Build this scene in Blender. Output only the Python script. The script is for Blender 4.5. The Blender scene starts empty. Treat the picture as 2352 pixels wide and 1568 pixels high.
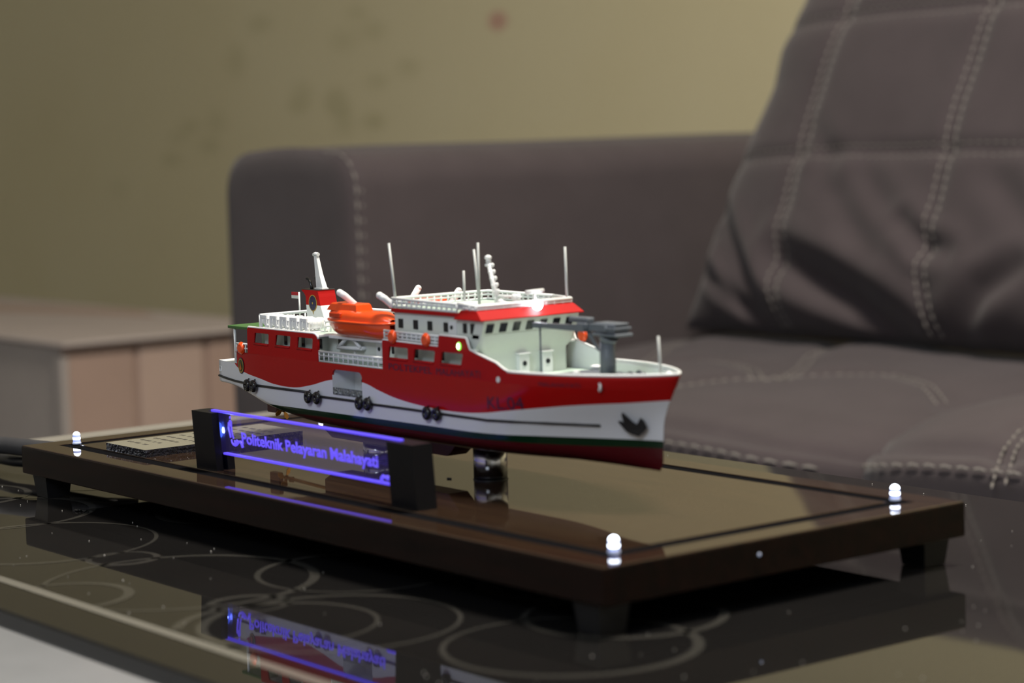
import bpy, bmesh, math, random
from mathutils import Vector, Matrix
random.seed(7)
sc = bpy.context.scene
COL = sc.collection
# ------------------------------------------------------------------ camera, world, lights, exposure
cam = bpy.data.cameras.new('camera'); camo = bpy.data.objects.new('camera', cam); COL.objects.link(camo)
cam.sensor_width = 36.0; cam.lens = 78.98; cam.clip_start = 0.02
RR = ((0.6111, 0.7910, -0.0297), (0.0563, -0.0809, -0.9951), (-0.7895, 0.6065, -0.0939))   # right, down, forward
_r = Vector((0.61108, 0.79099, -0.02975)).normalized(); _f = Vector(RR[2]).normalized()
_r = (_r - _f * _r.dot(_f)).normalized(); _d = _f.cross(_r)
m = Matrix((( _r.x, -_d.x, -_f.x, 1.3730), (_r.y, -_d.y, -_f.y, -0.6416), (_r.z, -_d.z, -_f.z, 0.2327), (0, 0, 0, 1)))
camo.matrix_world = m
cam.dof.use_dof = True; cam.dof.focus_distance = 1.43; cam.dof.aperture_fstop = 7.2
sc.camera = camo
w = bpy.data.worlds.new('world'); sc.world = w; w.use_nodes = True
w.node_tree.nodes['Background'].inputs[0].default_value = (0.5, 0.55, 0.62, 1)
w.node_tree.nodes['Background'].inputs[1].default_value = 0.02
def area(name, loc, target, size, power, color, size_y=None):
    l = bpy.data.lights.new(name, 'AREA'); l.energy = power; l.color = color; l.size = size
    if size_y: l.shape = 'RECTANGLE'; l.size_y = size_y
    o = bpy.data.objects.new(name, l); COL.objects.link(o); o.location = loc
    o.rotation_euler = (Vector(target) - Vector(loc)).to_track_quat('-Z', 'Y').to_euler(); return o
area('ceiling_light', (0.72, 0.52, 2.22), (0.0, 0.7, 0), 0.55, 100, (1.0, 0.92, 0.80))
area('fill_light', (1.7, -2.3, 2.0), (0.0, 1.2, 0.2), 1.0, 36, (0.78, 0.87, 1.0))  # added cool fill from the front right; the room has no window there
sc.view_settings.view_transform = 'Standard'; sc.view_settings.look = 'None'
sc.view_settings.exposure = 0.0; sc.view_settings.gamma = 1.0; sc.view_settings.use_curve_mapping = False
sc.cycles.use_denoising = True; sc.cycles.max_bounces = 10; sc.cycles.sample_clamp_indirect = 4.0
sc.cycles.caustics_reflective = False; sc.cycles.caustics_refractive = False

# ------------------------------------------------------------------ materials
def mat(name, col, rough=0.5, metal=0.0, spec=0.5, var=0.0, vscale=60, bump=0.0, bscale=200, coat=0.0, emit=None, estr=0.0, coord='Object'):
    M = bpy.data.materials.new(name); M.use_nodes = True; nt = M.node_tree; b = nt.nodes['Principled BSDF']
    b.inputs['Base Color'].default_value = (*col, 1); b.inputs['Roughness'].default_value = rough
    b.inputs['Metallic'].default_value = metal; b.inputs['Specular IOR Level'].default_value = spec
    b.inputs['Coat Weight'].default_value = coat; b.inputs['Coat Roughness'].default_value = 0.05
    if emit: b.inputs['Emission Color'].default_value = (*emit, 1); b.inputs['Emission Strength'].default_value = estr
    tc = nt.nodes.new('ShaderNodeTexCoord')
    if var > 0:
        n = nt.nodes.new('ShaderNodeTexNoise'); n.inputs['Scale'].default_value = vscale; n.inputs['Detail'].default_value = 4
        nt.links.new(tc.outputs[coord], n.inputs['Vector'])
        mx = nt.nodes.new('ShaderNodeMix'); mx.data_type = 'RGBA'
        mx.inputs[6].default_value = (*[c * (1 - var) for c in col], 1); mx.inputs[7].default_value = (*[min(1, c * (1 + var)) for c in col], 1)
        nt.links.new(n.outputs['Fac'], mx.inputs[0]); nt.links.new(mx.outputs[2], b.inputs['Base Color'])
    if bump > 0:
        n2 = nt.nodes.new('ShaderNodeTexNoise'); n2.inputs['Scale'].default_value = bscale; n2.inputs['Detail'].default_value = 3
        nt.links.new(tc.outputs[coord], n2.inputs['Vector'])
        bp = nt.nodes.new('ShaderNodeBump'); bp.inputs['Strength'].default_value = bump; bp.inputs['Distance'].default_value = 0.002
        nt.links.new(n2.outputs['Fac'], bp.inputs['Height']); nt.links.new(bp.outputs[0], b.inputs['Normal'])
    return M
WHITE = mat('white_paint', (0.74, 0.76, 0.77), 0.38, var=0.04, vscale=300)
PALE = mat('pale_wall_paint', (0.66, 0.70, 0.66), 0.45, var=0.03, vscale=300)
RED = mat('red_paint', (0.38, 0.005, 0.005), 0.55, spec=0.18, var=0.06, vscale=300)
GREEN = mat('green_deck_paint', (0.05, 0.13, 0.035), 0.5, var=0.08, vscale=400)
SAGE = mat('pale_green_deck', (0.42, 0.53, 0.46), 0.5, var=0.06, vscale=400)
DARK = mat('dark_glazing', (0.008, 0.009, 0.014), 0.15)
BLACK = mat('black_plastic', (0.010, 0.010, 0.012), 0.35, var=0.1, vscale=300)
TYRE = mat('black_gloss_rubber', (0.008, 0.008, 0.010), 0.18)
ORANGE = mat('orange_gloss', (0.80, 0.075, 0.008), 0.22, var=0.05, vscale=300, coat=0.4)
GREY = mat('crane_grey', (0.10, 0.115, 0.14), 0.45, var=0.06, vscale=300)
ROD = mat('antenna_grey', (0.42, 0.44, 0.44), 0.4, var=0.04)
NAVY = mat('navy_lettering', (0.035, 0.010, 0.035), 0.45)
ANCH = mat('anchor_black', (0.012, 0.012, 0.014), 0.5)
CHROME = mat('brushed_chrome', (0.50, 0.50, 0.52), 0.2, metal=1.0, var=0.05, vscale=40)
BRASS = mat('brass', (0.45, 0.22, 0.06), 0.3, metal=0.9, var=0.05)
SIGNBLK = mat('black_acrylic_block', (0.004, 0.004, 0.006), 0.4, spec=0.25, var=0.1, vscale=200)
GOLD = mat('gold_print', (0.40, 0.27, 0.05), 0.5)
EMBLUE = mat('emblem_navy', (0.012, 0.012, 0.05), 0.4)
BRED = mat('boottop_dark_red', (0.060, 0.003, 0.006), 0.3)
EDGE = mat('edge_lit_blue', (0.05, 0.04, 0.3), 0.3, emit=(0.12, 0.075, 1.0), estr=1.0)
LETT = mat('blue_lit_lettering', (0.05, 0.04, 0.3), 0.4, emit=(0.14, 0.09, 1.0), estr=1.0)
BLUELED = mat('blue_led', (0.1, 0.1, 0.6), 0.3, emit=(0.05, 0.13, 1.0), estr=14)
LEDW = mat('led_white_glow', (0.8, 0.8, 0.9), 0.2, emit=(0.80, 0.88, 1.0), estr=9)
LEDB = mat('led_lens', (0.5, 0.55, 0.75), 0.15, emit=(0.32, 0.42, 0.95), estr=0.75)
LEDF = mat('led_flange', (0.45, 0.48, 0.55), 0.15, emit=(0.5, 0.6, 0.95), estr=0.30)
SPOT = mat('ship_white_led', (0.9, 0.9, 1.0), 0.2, emit=(0.85, 0.92, 1.0), estr=28)
GRNLED = mat('ship_green_led', (0.5, 0.9, 0.4), 0.2, emit=(0.16, 1.0, 0.04), estr=1.5)
GRNCORE = mat('ship_green_led_core', (0.8, 1, 0.7), 0.2, emit=(0.8, 1.0, 0.65), estr=5)
STRIPE = mat('pale_printed_line', (0.15, 0.145, 0.13), 0.03, var=0.05, vscale=30)
STRIPE2 = mat('pale_glass_edge', (0.34, 0.325, 0.30), 0.05, var=0.05, vscale=30)
RING = mat('ring_print', (0.038, 0.0365, 0.033), 0.03, var=0.15, vscale=12)
GLASSTOP = mat('black_glass', (0.0095, 0.009, 0.009), 0.025, var=0.3, vscale=8)
TEDGE = mat('table_edge_black', (0.006, 0.006, 0.008), 0.15)
CLOTHB = mat('pale_box_board', (0.34, 0.235, 0.19), 0.8, var=0.10, vscale=5, bump=0.1, bscale=60)
CLOTHG = mat('grey_box_board', (0.33, 0.29, 0.27), 0.8, var=0.08, vscale=5)
LIDM = mat('box_lid_board', (0.44, 0.38, 0.36), 0.75, var=0.10, vscale=7)
PATCH = mat('pale_pink_board', (0.40, 0.29, 0.24), 0.75, var=0.06, vscale=9)
STITCH = mat('pale_thread', (0.17, 0.155, 0.145), 0.8, var=0.1, vscale=300)
FLOORM = mat('pale_tile', (0.44, 0.46, 0.50), 0.3, var=0.12, vscale=14)
CEILM = mat('ceiling_paint', (0.75, 0.74, 0.70), 0.9, var=0.02, vscale=3)
CABLE = mat('cable_black', (0.012, 0.012, 0.014), 0.28, var=0.2, vscale=120)
ADAPT = mat('adapter_black', (0.03, 0.03, 0.034), 0.6, var=0.2, vscale=120)
PLAQ = mat('plaque_film', (0.26, 0.25, 0.20), 0.12, var=0.06, vscale=60)
PLAQE = mat('plaque_rough_edge', (0.014, 0.014, 0.02), 0.12, var=0.8, vscale=260, bump=0.9, bscale=420)
INK = mat('plaque_ink', (0.06, 0.055, 0.05), 0.4)
DUSTM = mat('crumb', (0.012, 0.011, 0.010), 0.7)
DUSTW = mat('dust_speck', (0.55, 0.53, 0.50), 0.8)
FLAGR = mat('flag_red', (0.45, 0.02, 0.03), 0.6); FLAGW = mat('flag_white', (0.7, 0.7, 0.7), 0.6)
GRATE = mat('chrome_step', (0.30, 0.33, 0.33), 0.12, metal=0.7, bump=1.0, bscale=700)

def fabric():
    M = mat('brown_suede_fabric', (0.051, 0.041, 0.0445), 0.9, spec=0.15, var=0.16, vscale=16, bump=0.25, bscale=700)
    b = M.node_tree.nodes['Principled BSDF']
    b.inputs['Sheen Weight'].default_value = 0.12; b.inputs['Sheen Roughness'].default_value = 0.5
    return M
FABRIC = fabric()

def wood(name, base, dark, rough):
    M = bpy.data.materials.new(name); M.use_nodes = True; nt = M.node_tree; b = nt.nodes['Principled BSDF']
    tc = nt.nodes.new('ShaderNodeTexCoord'); mp = nt.nodes.new('ShaderNodeMapping'); mp.inputs['Scale'].default_value = (4, 60, 60)
    n = nt.nodes.new('ShaderNodeTexNoise'); n.inputs['Scale'].default_value = 3; n.inputs['Detail'].default_value = 6
    r = nt.nodes.new('ShaderNodeValToRGB'); r.color_ramp.elements[0].color = (*dark, 1); r.color_ramp.elements[1].color = (*base, 1)
    r.color_ramp.elements[0].position = 0.35; r.color_ramp.elements[1].position = 0.68
    nt.links.new(tc.outputs['Object'], mp.inputs['Vector']); nt.links.new(mp.outputs[0], n.inputs['Vector'])
    nt.links.new(n.outputs['Fac'], r.inputs[0]); nt.links.new(r.outputs[0], b.inputs['Base Color'])
    b.inputs['Roughness'].default_value = rough; b.inputs['Specular IOR Level'].default_value = .25 if rough > .1 else .5; return M
WOODSIDE = wood('dark_rosewood', (0.013, 0.005, 0.004), (0.005, 0.003, 0.003), 0.15)
WOODTOP = wood('polished_dark_wood_top', (0.034, 0.020, 0.012), (0.022, 0.013, 0.009), 0.035)

WY = 2.24
def wall_material():
    M = bpy.data.materials.new('olive_plaster_wall'); M.use_nodes = True; nt = M.node_tree; b = nt.nodes['Principled BSDF']
    b.inputs['Roughness'].default_value = 0.85; b.inputs['Specular IOR Level'].default_value = 0.2
    tc = nt.nodes.new('ShaderNodeTexCoord')
    def math_(op, a=None, bb=None):
        n = nt.nodes.new('ShaderNodeMath'); n.operation = op
        for i, v in enumerate((a, bb)):
            if v is None: continue
            if isinstance(v, (int, float)): n.inputs[i].default_value = v
            else: nt.links.new(v, n.inputs[i])
        return n.outputs[0]
    nz = nt.nodes.new('ShaderNodeTexNoise'); nz.inputs['Scale'].default_value = 9; nz.inputs['Detail'].default_value = 3
    nt.links.new(tc.outputs['Object'], nz.inputs['Vector'])
    nb = nt.nodes.new('ShaderNodeTexNoise'); nb.inputs['Scale'].default_value = 1.6; nb.inputs['Detail'].default_value = 4
    nt.links.new(tc.outputs['Object'], nb.inputs['Vector'])
    base = nt.nodes.new('ShaderNodeMix'); base.data_type = 'RGBA'
    base.inputs[6].default_value = (0.52, 0.455, 0.278, 1); base.inputs[7].default_value = (0.58, 0.525, 0.355, 1)
    nt.links.new(nb.outputs['Fac'], base.inputs[0])
    def blobs(spots):
        tot = None
        for (x, z, rx, rz, s) in spots:
            sub = nt.nodes.new('ShaderNodeVectorMath'); sub.operation = 'SUBTRACT'; x, z, rx, rz = x * 1.38 - .5217, z * 1.38 - .0884, rx * 1.38, rz * 1.38
            sub.inputs[1].default_value = (x, WY, z)
            nt.links.new(tc.outputs['Object'], sub.inputs[0])
            ml = nt.nodes.new('ShaderNodeVectorMath'); ml.operation = 'MULTIPLY'; ml.inputs[1].default_value = (1 / rx, 0, 1 / rz)
            nt.links.new(sub.outputs[0], ml.inputs[0])
            ln = nt.nodes.new('ShaderNodeVectorMath'); ln.operation = 'LENGTH'; nt.links.new(ml.outputs[0], ln.inputs[0])
            f = math_('MULTIPLY', math_('MAXIMUM', math_('SUBTRACT', 1.0, ln.outputs['Value']), 0.0), s)
            tot = f if tot is None else math_('ADD', tot, f)
        return tot
    grey = blobs([(-1.913, .304, .05, .03, .9), (-1.93, .285, .05, .022, 1.4), (-1.812, .29, .05, .03, 1.4), (-1.80, .275, .05, .02, 1.0), (-1.687, .318, .05, .02, 1.1),
                  (-1.70, .252, .05, .022, 1.2), (-2.133, .369, .05, .04, 1.1), (-2.307, .256, .06, .02, 1.0), (-2.21, .262, .05, .03, 1.0), (-2.378, .195, .06, .022, 1.0),
                  (-2.046, .43, .06, .025, .9), (-1.78, .39, .06, .03, .9), (-1.69, .40, .06, .025, .9), (-1.599, .336, .05, .025, .9), (-2.24, .22, .06, .022, 1.0), (-2.35, .235, .05, .02, .8), (-2.6, .14, .06, .03, .6), (-1.743, .431, .05, .02, .8), (-1.79, .25, .05, .03, .9)])
    g = math_('MULTIPLY', math_('MINIMUM', grey, 1.0), math_('ADD', math_('MULTIPLY', nz.outputs['Fac'], 0.9), 0.15))
    m1 = nt.nodes.new('ShaderNodeMix'); m1.data_type = 'RGBA'; nt.links.new(g, m1.inputs[0]); nt.links.new(base.outputs[2], m1.inputs[6]); m1.inputs[7].default_value = (0.41, 0.37, 0.22, 1)
    redb = math_('MINIMUM', blobs([(-1.357, .397, .032, .02, 1.3)]), 0.7)
    m2 = nt.nodes.new('ShaderNodeMix'); m2.data_type = 'RGBA'; nt.links.new(redb, m2.inputs[0]); nt.links.new(m1.outputs[2], m2.inputs[6]); m2.inputs[7].default_value = (0.42, 0.20, 0.17, 1)
    nt.links.new(m2.outputs[2], b.inputs['Base Color']); return M
WALL = wall_material()

# ------------------------------------------------------------------ mesh helpers
class MB:
    def __init__(s): s.bm = bmesh.new()
    def quad(s, pts, mi=0):
        f = s.bm.faces.new([s.bm.verts.new(p) for p in pts]); f.material_index = mi; return f
    def box(s, x0, x1, y0, y1, z0, z1, bev=0.0, seg=1, mi=0):
        r = bmesh.ops.create_cube(s.bm, size=1.0)
        vs = r['verts']
        for v in vs: v.co = Vector(((x0 + x1) / 2 + v.co.x * (x1 - x0), (y0 + y1) / 2 + v.co.y * (y1 - y0), (z0 + z1) / 2 + v.co.z * (z1 - z0)))
        fs = set(f for v in vs for f in v.link_faces)
        for f in fs: f.material_index = mi
        if bev > 0:
            es = list(set(e for v in vs for e in v.link_edges))
            bmesh.ops.bevel(s.bm, geom=es, offset=bev, segments=seg, profile=0.5, affect='EDGES')
        return s
    def cyl(s, p0, p1, r0, r1=None, n=12, caps=True, mi=0):
        if r1 is None: r1 = r0
        p0 = Vector(p0); p1 = Vector(p1); d = (p1 - p0).normalized()
        a = d.orthogonal().normalized(); b = d.cross(a)
        A = [s.bm.verts.new(p0 + (a * math.cos(t) + b * math.sin(t)) * r0) for t in [2 * math.pi * i / n for i in range(n)]]
        B = [s.bm.verts.new(p1 + (a * math.cos(t) + b * math.sin(t)) * r1) for t in [2 * math.pi * i / n for i in range(n)]]
        for i in range(n):
            f = s.bm.faces.new((A[i], A[(i + 1) % n], B[(i + 1) % n], B[i])); f.smooth = True; f.material_index = mi
        if caps:
            f = s.bm.faces.new(A[::-1]); f.material_index = mi; f = s.bm.faces.new(B); f.material_index = mi
        return s
    def ball(s, c, rx, ry=None, rz=None, u=14, v=9, mi=0):
        ry = rx if ry is None else ry; rz = rx if rz is None else rz
        r = bmesh.ops.create_uvsphere(s.bm, u_segments=u, v_segments=v, radius=1.0)
        for q in r['verts']:
            q.co = Vector((c[0] + q.co.x * rx, c[1] + q.co.y * ry, c[2] + q.co.z * rz))
        for f in set(f for q in r['verts'] for f in q.link_faces): f.smooth = True; f.material_index = mi
        return s
    def tube(s, path, r, n=8, closed=False, mi=0, radii=None):
        P = [Vector(p) for p in path]; N = len(P); rings = []
        up = None
        for i, p in enumerate(P):
            if closed: t = P[(i + 1) % N] - P[i - 1]
            else: t = P[min(i + 1, N - 1)] - P[max(i - 1, 0)]
            t.normalize()
            if up is None: up = t.orthogonal().normalized()
            up = (up - t * up.dot(t))
            up = up.normalized() if up.length > 1e-6 else t.orthogonal().normalized()
            b = t.cross(up); rr = radii[i] if radii else r
            rings.append([s.bm.verts.new(p + (up * math.cos(2 * math.pi * k / n) + b * math.sin(2 * math.pi * k / n)) * rr) for k in range(n)])
        for i in range(N if closed else N - 1):
            A, B = rings[i], rings[(i + 1) % N]
            for k in range(n):
                f = s.bm.faces.new((A[k], A[(k + 1) % n], B[(k + 1) % n], B[k])); f.smooth = True; f.material_index = mi
        if not closed:
            s.bm.faces.new(rings[0][::-1]).material_index = mi; s.bm.faces.new(rings[-1]).material_index = mi
        return s
    def torus(s, c, axis, R, r, n=16, k=8):
        ax = Vector(axis).normalized(); a = ax.orthogonal().normalized(); b = ax.cross(a); c = Vector(c)
        return s.tube([c + (a * math.cos(2 * math.pi * i / n) + b * math.sin(2 * math.pi * i / n)) * R for i in range(n)], r, k, True)
    def prism(s, poly, f, t0, t1, mi=0, smooth=False):
        """poly 2D points, f(a, b, t) -> 3D; extruded from t0 to t1"""
        A = [s.bm.verts.new(f(a, b, t0)) for a, b in poly]; B = [s.bm.verts.new(f(a, b, t1)) for a, b in poly]; n = len(poly)
        for i in range(n):
            q = s.bm.faces.new((A[i], A[(i + 1) % n], B[(i + 1) % n], B[i])); q.material_index = mi; q.smooth = smooth
        s.bm.faces.new(A[::-1]).material_index = mi; s.bm.faces.new(B).material_index = mi
        return s
    def grid(s, rows, closed_u=False, smooth=True, mi=0):
        V = [[s.bm.verts.new(p) for p in r] for r in rows]
        for i in range(len(V) - 1):
            m_ = len(V[i])
            for j in range(m_ if closed_u else m_ - 1):
                f = s.bm.faces.new((V[i][j], V[i][(j + 1) % m_], V[i + 1][(j + 1) % m_], V[i + 1][j])); f.smooth = smooth; f.material_index = mi
        return V
def props(o, **k):
    for a, b in k.items():
        if b is not None: o[a] = b
    return o
XF = None   # (scale, offset): furniture drawn in its own units, then sized and set in the room
def obj(name, mb, mats, parent=None, loc=None, recalc=True, label=None, matfn=None, merge=True):
    """one mesh object; geometry is given in world coordinates"""
    bm = mb.bm if isinstance(mb, MB) else mb
    if merge: bmesh.ops.remove_doubles(bm, verts=bm.verts, dist=1e-6)
    bmesh.ops.dissolve_degenerate(bm, edges=bm.edges, dist=1e-7)
    if recalc: bmesh.ops.recalc_face_normals(bm, faces=bm.faces)
    if XF:
        for v in bm.verts: v.co = v.co * XF[0] + XF[1]
    base = Vector(ORI[parent.name]) if parent else (Vector(loc) if loc else Vector((0, 0, 0)))
    if matfn:
        for f in bm.faces: f.material_index = matfn(f)
    bmesh.ops.translate(bm, verts=bm.verts, vec=-base)
    me = bpy.data.meshes.new(name); bm.to_mesh(me); bm.free()
    for mm in (mats if isinstance(mats, (list, tuple)) else [mats]): me.materials.append(mm)
    o = bpy.data.objects.new(name, me); COL.objects.link(o)
    if parent: o.parent = parent
    else: o.location = base
    ORI[o.name] = base
    if label: o['label'] = label
    return o
ORI = {}
def empty(name, loc, label, cat, group=None):
    o = bpy.data.objects.new(name, None); COL.objects.link(o); o.location = loc; o.empty_display_size = 0.02; ORI[o.name] = Vector(loc)
    return props(o, label=label, category=cat, group=group)
def dupe(src, parent, delta):
    c = src.copy(); COL.objects.link(c); c.parent = parent; c.location = Vector(src.location) + Vector(delta)
    ORI[c.name] = ORI[src.name] + Vector(delta)
    for ch in list(src.children):
        d = ch.copy(); COL.objects.link(d); d.parent = c; ORI[d.name] = ORI[ch.name]
    return c
def structure(name, mb, mt):
    o = obj(name, mb, mt); o['kind'] = 'structure'; return o
def outline(polys, depth, bevel=0.0, res=1):
    """2D polygons (outer first, then holes) -> bmesh in (x, y, thickness z)"""
    cu = bpy.data.curves.new('tmp', 'CURVE'); cu.dimensions = '2D'; cu.fill_mode = 'BOTH'; cu.extrude = max(0, depth / 2 - bevel); cu.bevel_depth = bevel; cu.bevel_resolution = res
    if bevel: cu.offset = -bevel
    for p in polys:
        s = cu.splines.new('POLY'); s.points.add(len(p) - 1); s.use_cyclic_u = True
        for q, (a, b) in zip(s.points, p): q.co = (a, b, 0, 1)
    return curve_bm(cu)
def curve_bm(cu):
    o = bpy.data.objects.new('tmp', cu); COL.objects.link(o); bpy.context.view_layer.update()
    me = bpy.data.meshes.new_from_object(o.evaluated_get(bpy.context.evaluated_depsgraph_get()))
    bm = bmesh.new(); bm.from_mesh(me); bpy.data.objects.remove(o); bpy.data.curves.remove(cu); bpy.data.meshes.remove(me); return bm
def text_bm(body, x0, x1, z0, z1, off=0.0, extr=0.0, shear=0.0, spacing=1.0):
    """text fitted to a rectangle; returns bmesh in (x, z, t)"""
    cu = bpy.data.curves.new('tmp', 'FONT'); cu.body = body; cu.size = 1; cu.offset = off; cu.extrude = 0; cu.shear = shear; cu.space_character = spacing; cu.resolution_u = 4
    bm = curve_bm(cu)
    xs = [v.co.x for v in bm.verts]; ys = [v.co.y for v in bm.verts]; a, b, c, d = min(xs), max(xs), min(ys), max(ys)
    for v in bm.verts: v.co = Vector((x0 + (v.co.x - a) / (b - a) * (x1 - x0), z0 + (v.co.y - c) / (d - c) * (z1 - z0), 0))
    if extr > 0:
        r = bmesh.ops.extrude_face_region(bm, geom=bm.faces[:])
        for e in r['geom']:
            if isinstance(e, bmesh.types.BMVert): e.co.z += extr
    return bm
def warp(bm, f):
    for v in bm.verts: v.co = Vector(f(*v.co))
    return bm
def rrect(x0, x1, y0, y1, r, n=4, corners=(1, 1, 1, 1)):
    """rounded rectangle, corners order: (x1,y1),(x0,y1),(x0,y0),(x1,y0)"""
    P = []
    for k, (cx, cy, a0) in enumerate(((x1 - r, y1 - r, 0), (x0 + r, y1 - r, 90), (x0 + r, y0 + r, 180), (x1 - r, y0 + r, 270))):
        if corners[k]: P += [(cx + r * math.cos(math.radians(a0 + 90 * i / n)), cy + r * math.sin(math.radians(a0 + 90 * i / n))) for i in range(n + 1)]
        else: P.append(((x1, y1), (x0, y1), (x0, y0), (x1, y0))[k])
    return P
def ip(x, pts):
    if x <= pts[0][0]: return pts[0][1]
    for (a, b), (c, d) in zip(pts, pts[1:]):
        if x <= c: return b + (d - b) * (x - a) / (c - a)
    return pts[-1][1]
def sm(t): t = min(1, max(0, t)); return t * t * (3 - 2 * t)

# ------------------------------------------------------------------ the room
def slab(x0, x1, y0, y1, z0, z1): return MB().box(x0, x1, y0, y1, z0, z1)
FZ = -0.46
structure('floor', slab(-5.6, 3.4, -3.0, WY + .15, FZ - 0.1, FZ), FLOORM)
structure('wall_back', slab(-5.6, 3.4, WY, WY + .15, FZ, 2.35), WALL)
structure('wall_left', slab(-5.75, -5.6, -3.0, WY + .15, FZ, 2.35), CEILM)
structure('wall_right', slab(3.4, 3.55, -3.0, WY + .15, FZ, 2.35), CEILM)
structure('wall_front', slab(-5.6, 3.4, -3.15, -3.0, FZ, 2.35), CEILM)
structure('ceiling', slab(-5.6, 3.4, -3.0, WY + .15, 2.35, 2.45), CEILM)
structure('baseboard_back', slab(-5.6, 3.4, WY - .013, WY, FZ, FZ + 0.08), CEILM)

# ------------------------------------------------------------------ coffee table
TX0, TX1, TY0, TY1 = -0.260, 1.08, -0.170, 0.417
table = empty('coffee_table', (0.4, 0.12, FZ), 'black glass coffee table printed with pale overlapping rings, in front of the brown sofa', 'table')
obj('glass_top', MB().box(TX0, TX1, TY0, TY1, -0.010, 0.0, 0.0012, 2), [GLASSTOP], table)
# black under-frame, legs
for x in (-.05, TX1 - .21):
    for y in (-.06, .31):
        lg = MB(); lg.cyl((x, y, FZ), (x, y, -.014), .016, .022, 16); lg.cyl((x, y, -.014), (x, y, -.010), .034, n=20)
        obj('leg', lg, TEDGE, table)
def annulus(cx, cy, r, wd, z, n=72, clip=None):
    b = MB()
    for i in range(n):
        a0, a1 = 2 * math.pi * i / n, 2 * math.pi * (i + 1) / n
        am = (a0 + a1) / 2
        if clip and not clip(cx + r * math.cos(am), cy + r * math.sin(am)): continue
        def ww(a): return wd * (0.55 + 0.75 * (0.5 + 0.5 * math.cos(a - 0.9 - cx * 20)))
        b.quad([(cx + r * math.cos(a0), cy + r * math.sin(a0), z), (cx + r * math.cos(a1), cy + r * math.sin(a1), z),
                (cx + (r - ww(a1)) * math.cos(a1), cy + (r - ww(a1)) * math.sin(a1), z), (cx + (r - ww(a0)) * math.cos(a0), cy + (r - ww(a0)) * math.sin(a0), z)])
    return b
inside = lambda x, y: y > -0.132 and x > -0.23 and y < 0.385 and x < 1.05
for k, (ex, ey, r, side) in enumerate([(-.001, .005, .050, 1), (-.043, .031, .040, -1), (.092, .005, .062, 1), (.213, -.017, .068, 1), (.266, -.044, .021, 1), (.346, -.031, .056, -1), (.379, -.011, .074, 1),
        (.423, -.056, .0215, 1), (.515, -.017, .064, 1), (.133, .026, .045, -1), (.453, .036, .052, -1), (.535, .002, .050, -1), (.347, -.104, .036, 1), (.559, -.063, .060, -1), (.43, -.128, .050, -1),
        (-.10, .17, .06, 1), (-.12, -.06, .07, 1)]):
    cx, cy = ex - side * .611 * r, ey - side * .791 * r
    obj('printed_ring', annulus(cx, cy, r, 0.0043, 0.00012, clip=inside), RING, table, recalc=False)
for a in ((TX0 + .010, TX1 - .02, -0.1395, -0.1325), (TX0 + .001, TX0 + .030, TY0 + .01, TY1 - .01)):
    b = MB(); b.quad([(a[0], a[2], .00022), (a[1], a[2], .00022), (a[1], a[3], .00022), (a[0], a[3], .00022)])
    obj('printed_border_line', b, STRIPE if a[0] > TX0 + .005 else STRIPE2, table, recalc=False)
# dust on the glass
d = MB()
for i in range(260):
    x, y = random.uniform(-.2, 1.0), random.uniform(-.13, .41)
    if 0 < x < .6 and 0 < y < .245: continue
    d.ball((x, y, .0003), random.uniform(.00018, .0004), u=5, v=4)
o = obj('table_dust', d, DUSTW, table, merge=False); o['kind'] = 'stuff'
# ------------------------------------------------------------------ display base
HF, ZT, BL, BW = 0.0152, 0.0337, 0.600, 0.2453
base = empty('display_base', (BL / 2, BW / 2, 0), 'polished dark wood display base with four lit corner lamps, standing on the glass table', 'display base')
fm = MB(); G = .0178
def ringbox(mb, o, i, z0, z1):
    (a, b, c, d), (e, f, g, h) = o, i
    for (x0, x1, y0, y1) in ((a, b, c, g), (a, b, h, d), (a, e, g, h), (f, b, g, h)): mb.box(x0, x1, y0, y1, z0, z1)
A = [(0, 0), (BL, 0), (BL, BW), (0, BW)]
def offs(k): return [(k, k), (BL - k, k), (BL - k, BW - k), (k, BW - k)]
prof = [(0.0006, HF), (0, HF + .0006), (0, ZT - .0012), (.0004, ZT - .0003), (.0012, ZT), (G - .0003, ZT), (G, ZT - .0003), (G, ZT - .002)]
rows = [[(x, y, z) for x, y in offs(k)] for k, z in prof]
fm.grid(rows, closed_u=True, smooth=False)
obj('frame', fm, WOODTOP, base, matfn=None)
def _sidemat(o):
    o.data.materials.append(WOODSIDE)
    for p in o.data.polygons:
        if abs(p.normal.z) < .5: p.material_index = 1
_sidemat(bpy.data.objects['frame'])
obj('top_panel', MB().box(G + .0105, BL - G - .0105, G + .0105, BW - G - .0105, HF + .002, ZT, .0003), WOODTOP, base)
obj('groove_bed', MB().box(G - .001, BL - G + .001, G - .001, BW - G + .001, HF + .0004, ZT - .0007), mat('groove_black', (.006, .006, .007), 1.0, spec=0, var=.3, vscale=400), base)
for x, sx in ((.0170, -1), (BL - .0170, 1)):
    for y, sy in ((.0130, -1), (BW - .0130, 1)):
        f = MB(); a, b_ = .0096, .0078
        f.grid([[(x - h, y - h, z), (x + h, y - h, z), (x + h, y + h, z), (x - h, y + h, z)] for h, z in ((.0004, .0003), (b_, .0003), (a, HF), (.0004, HF))], closed_u=True, smooth=False)
        obj('foot', f, BLACK, base)
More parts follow.
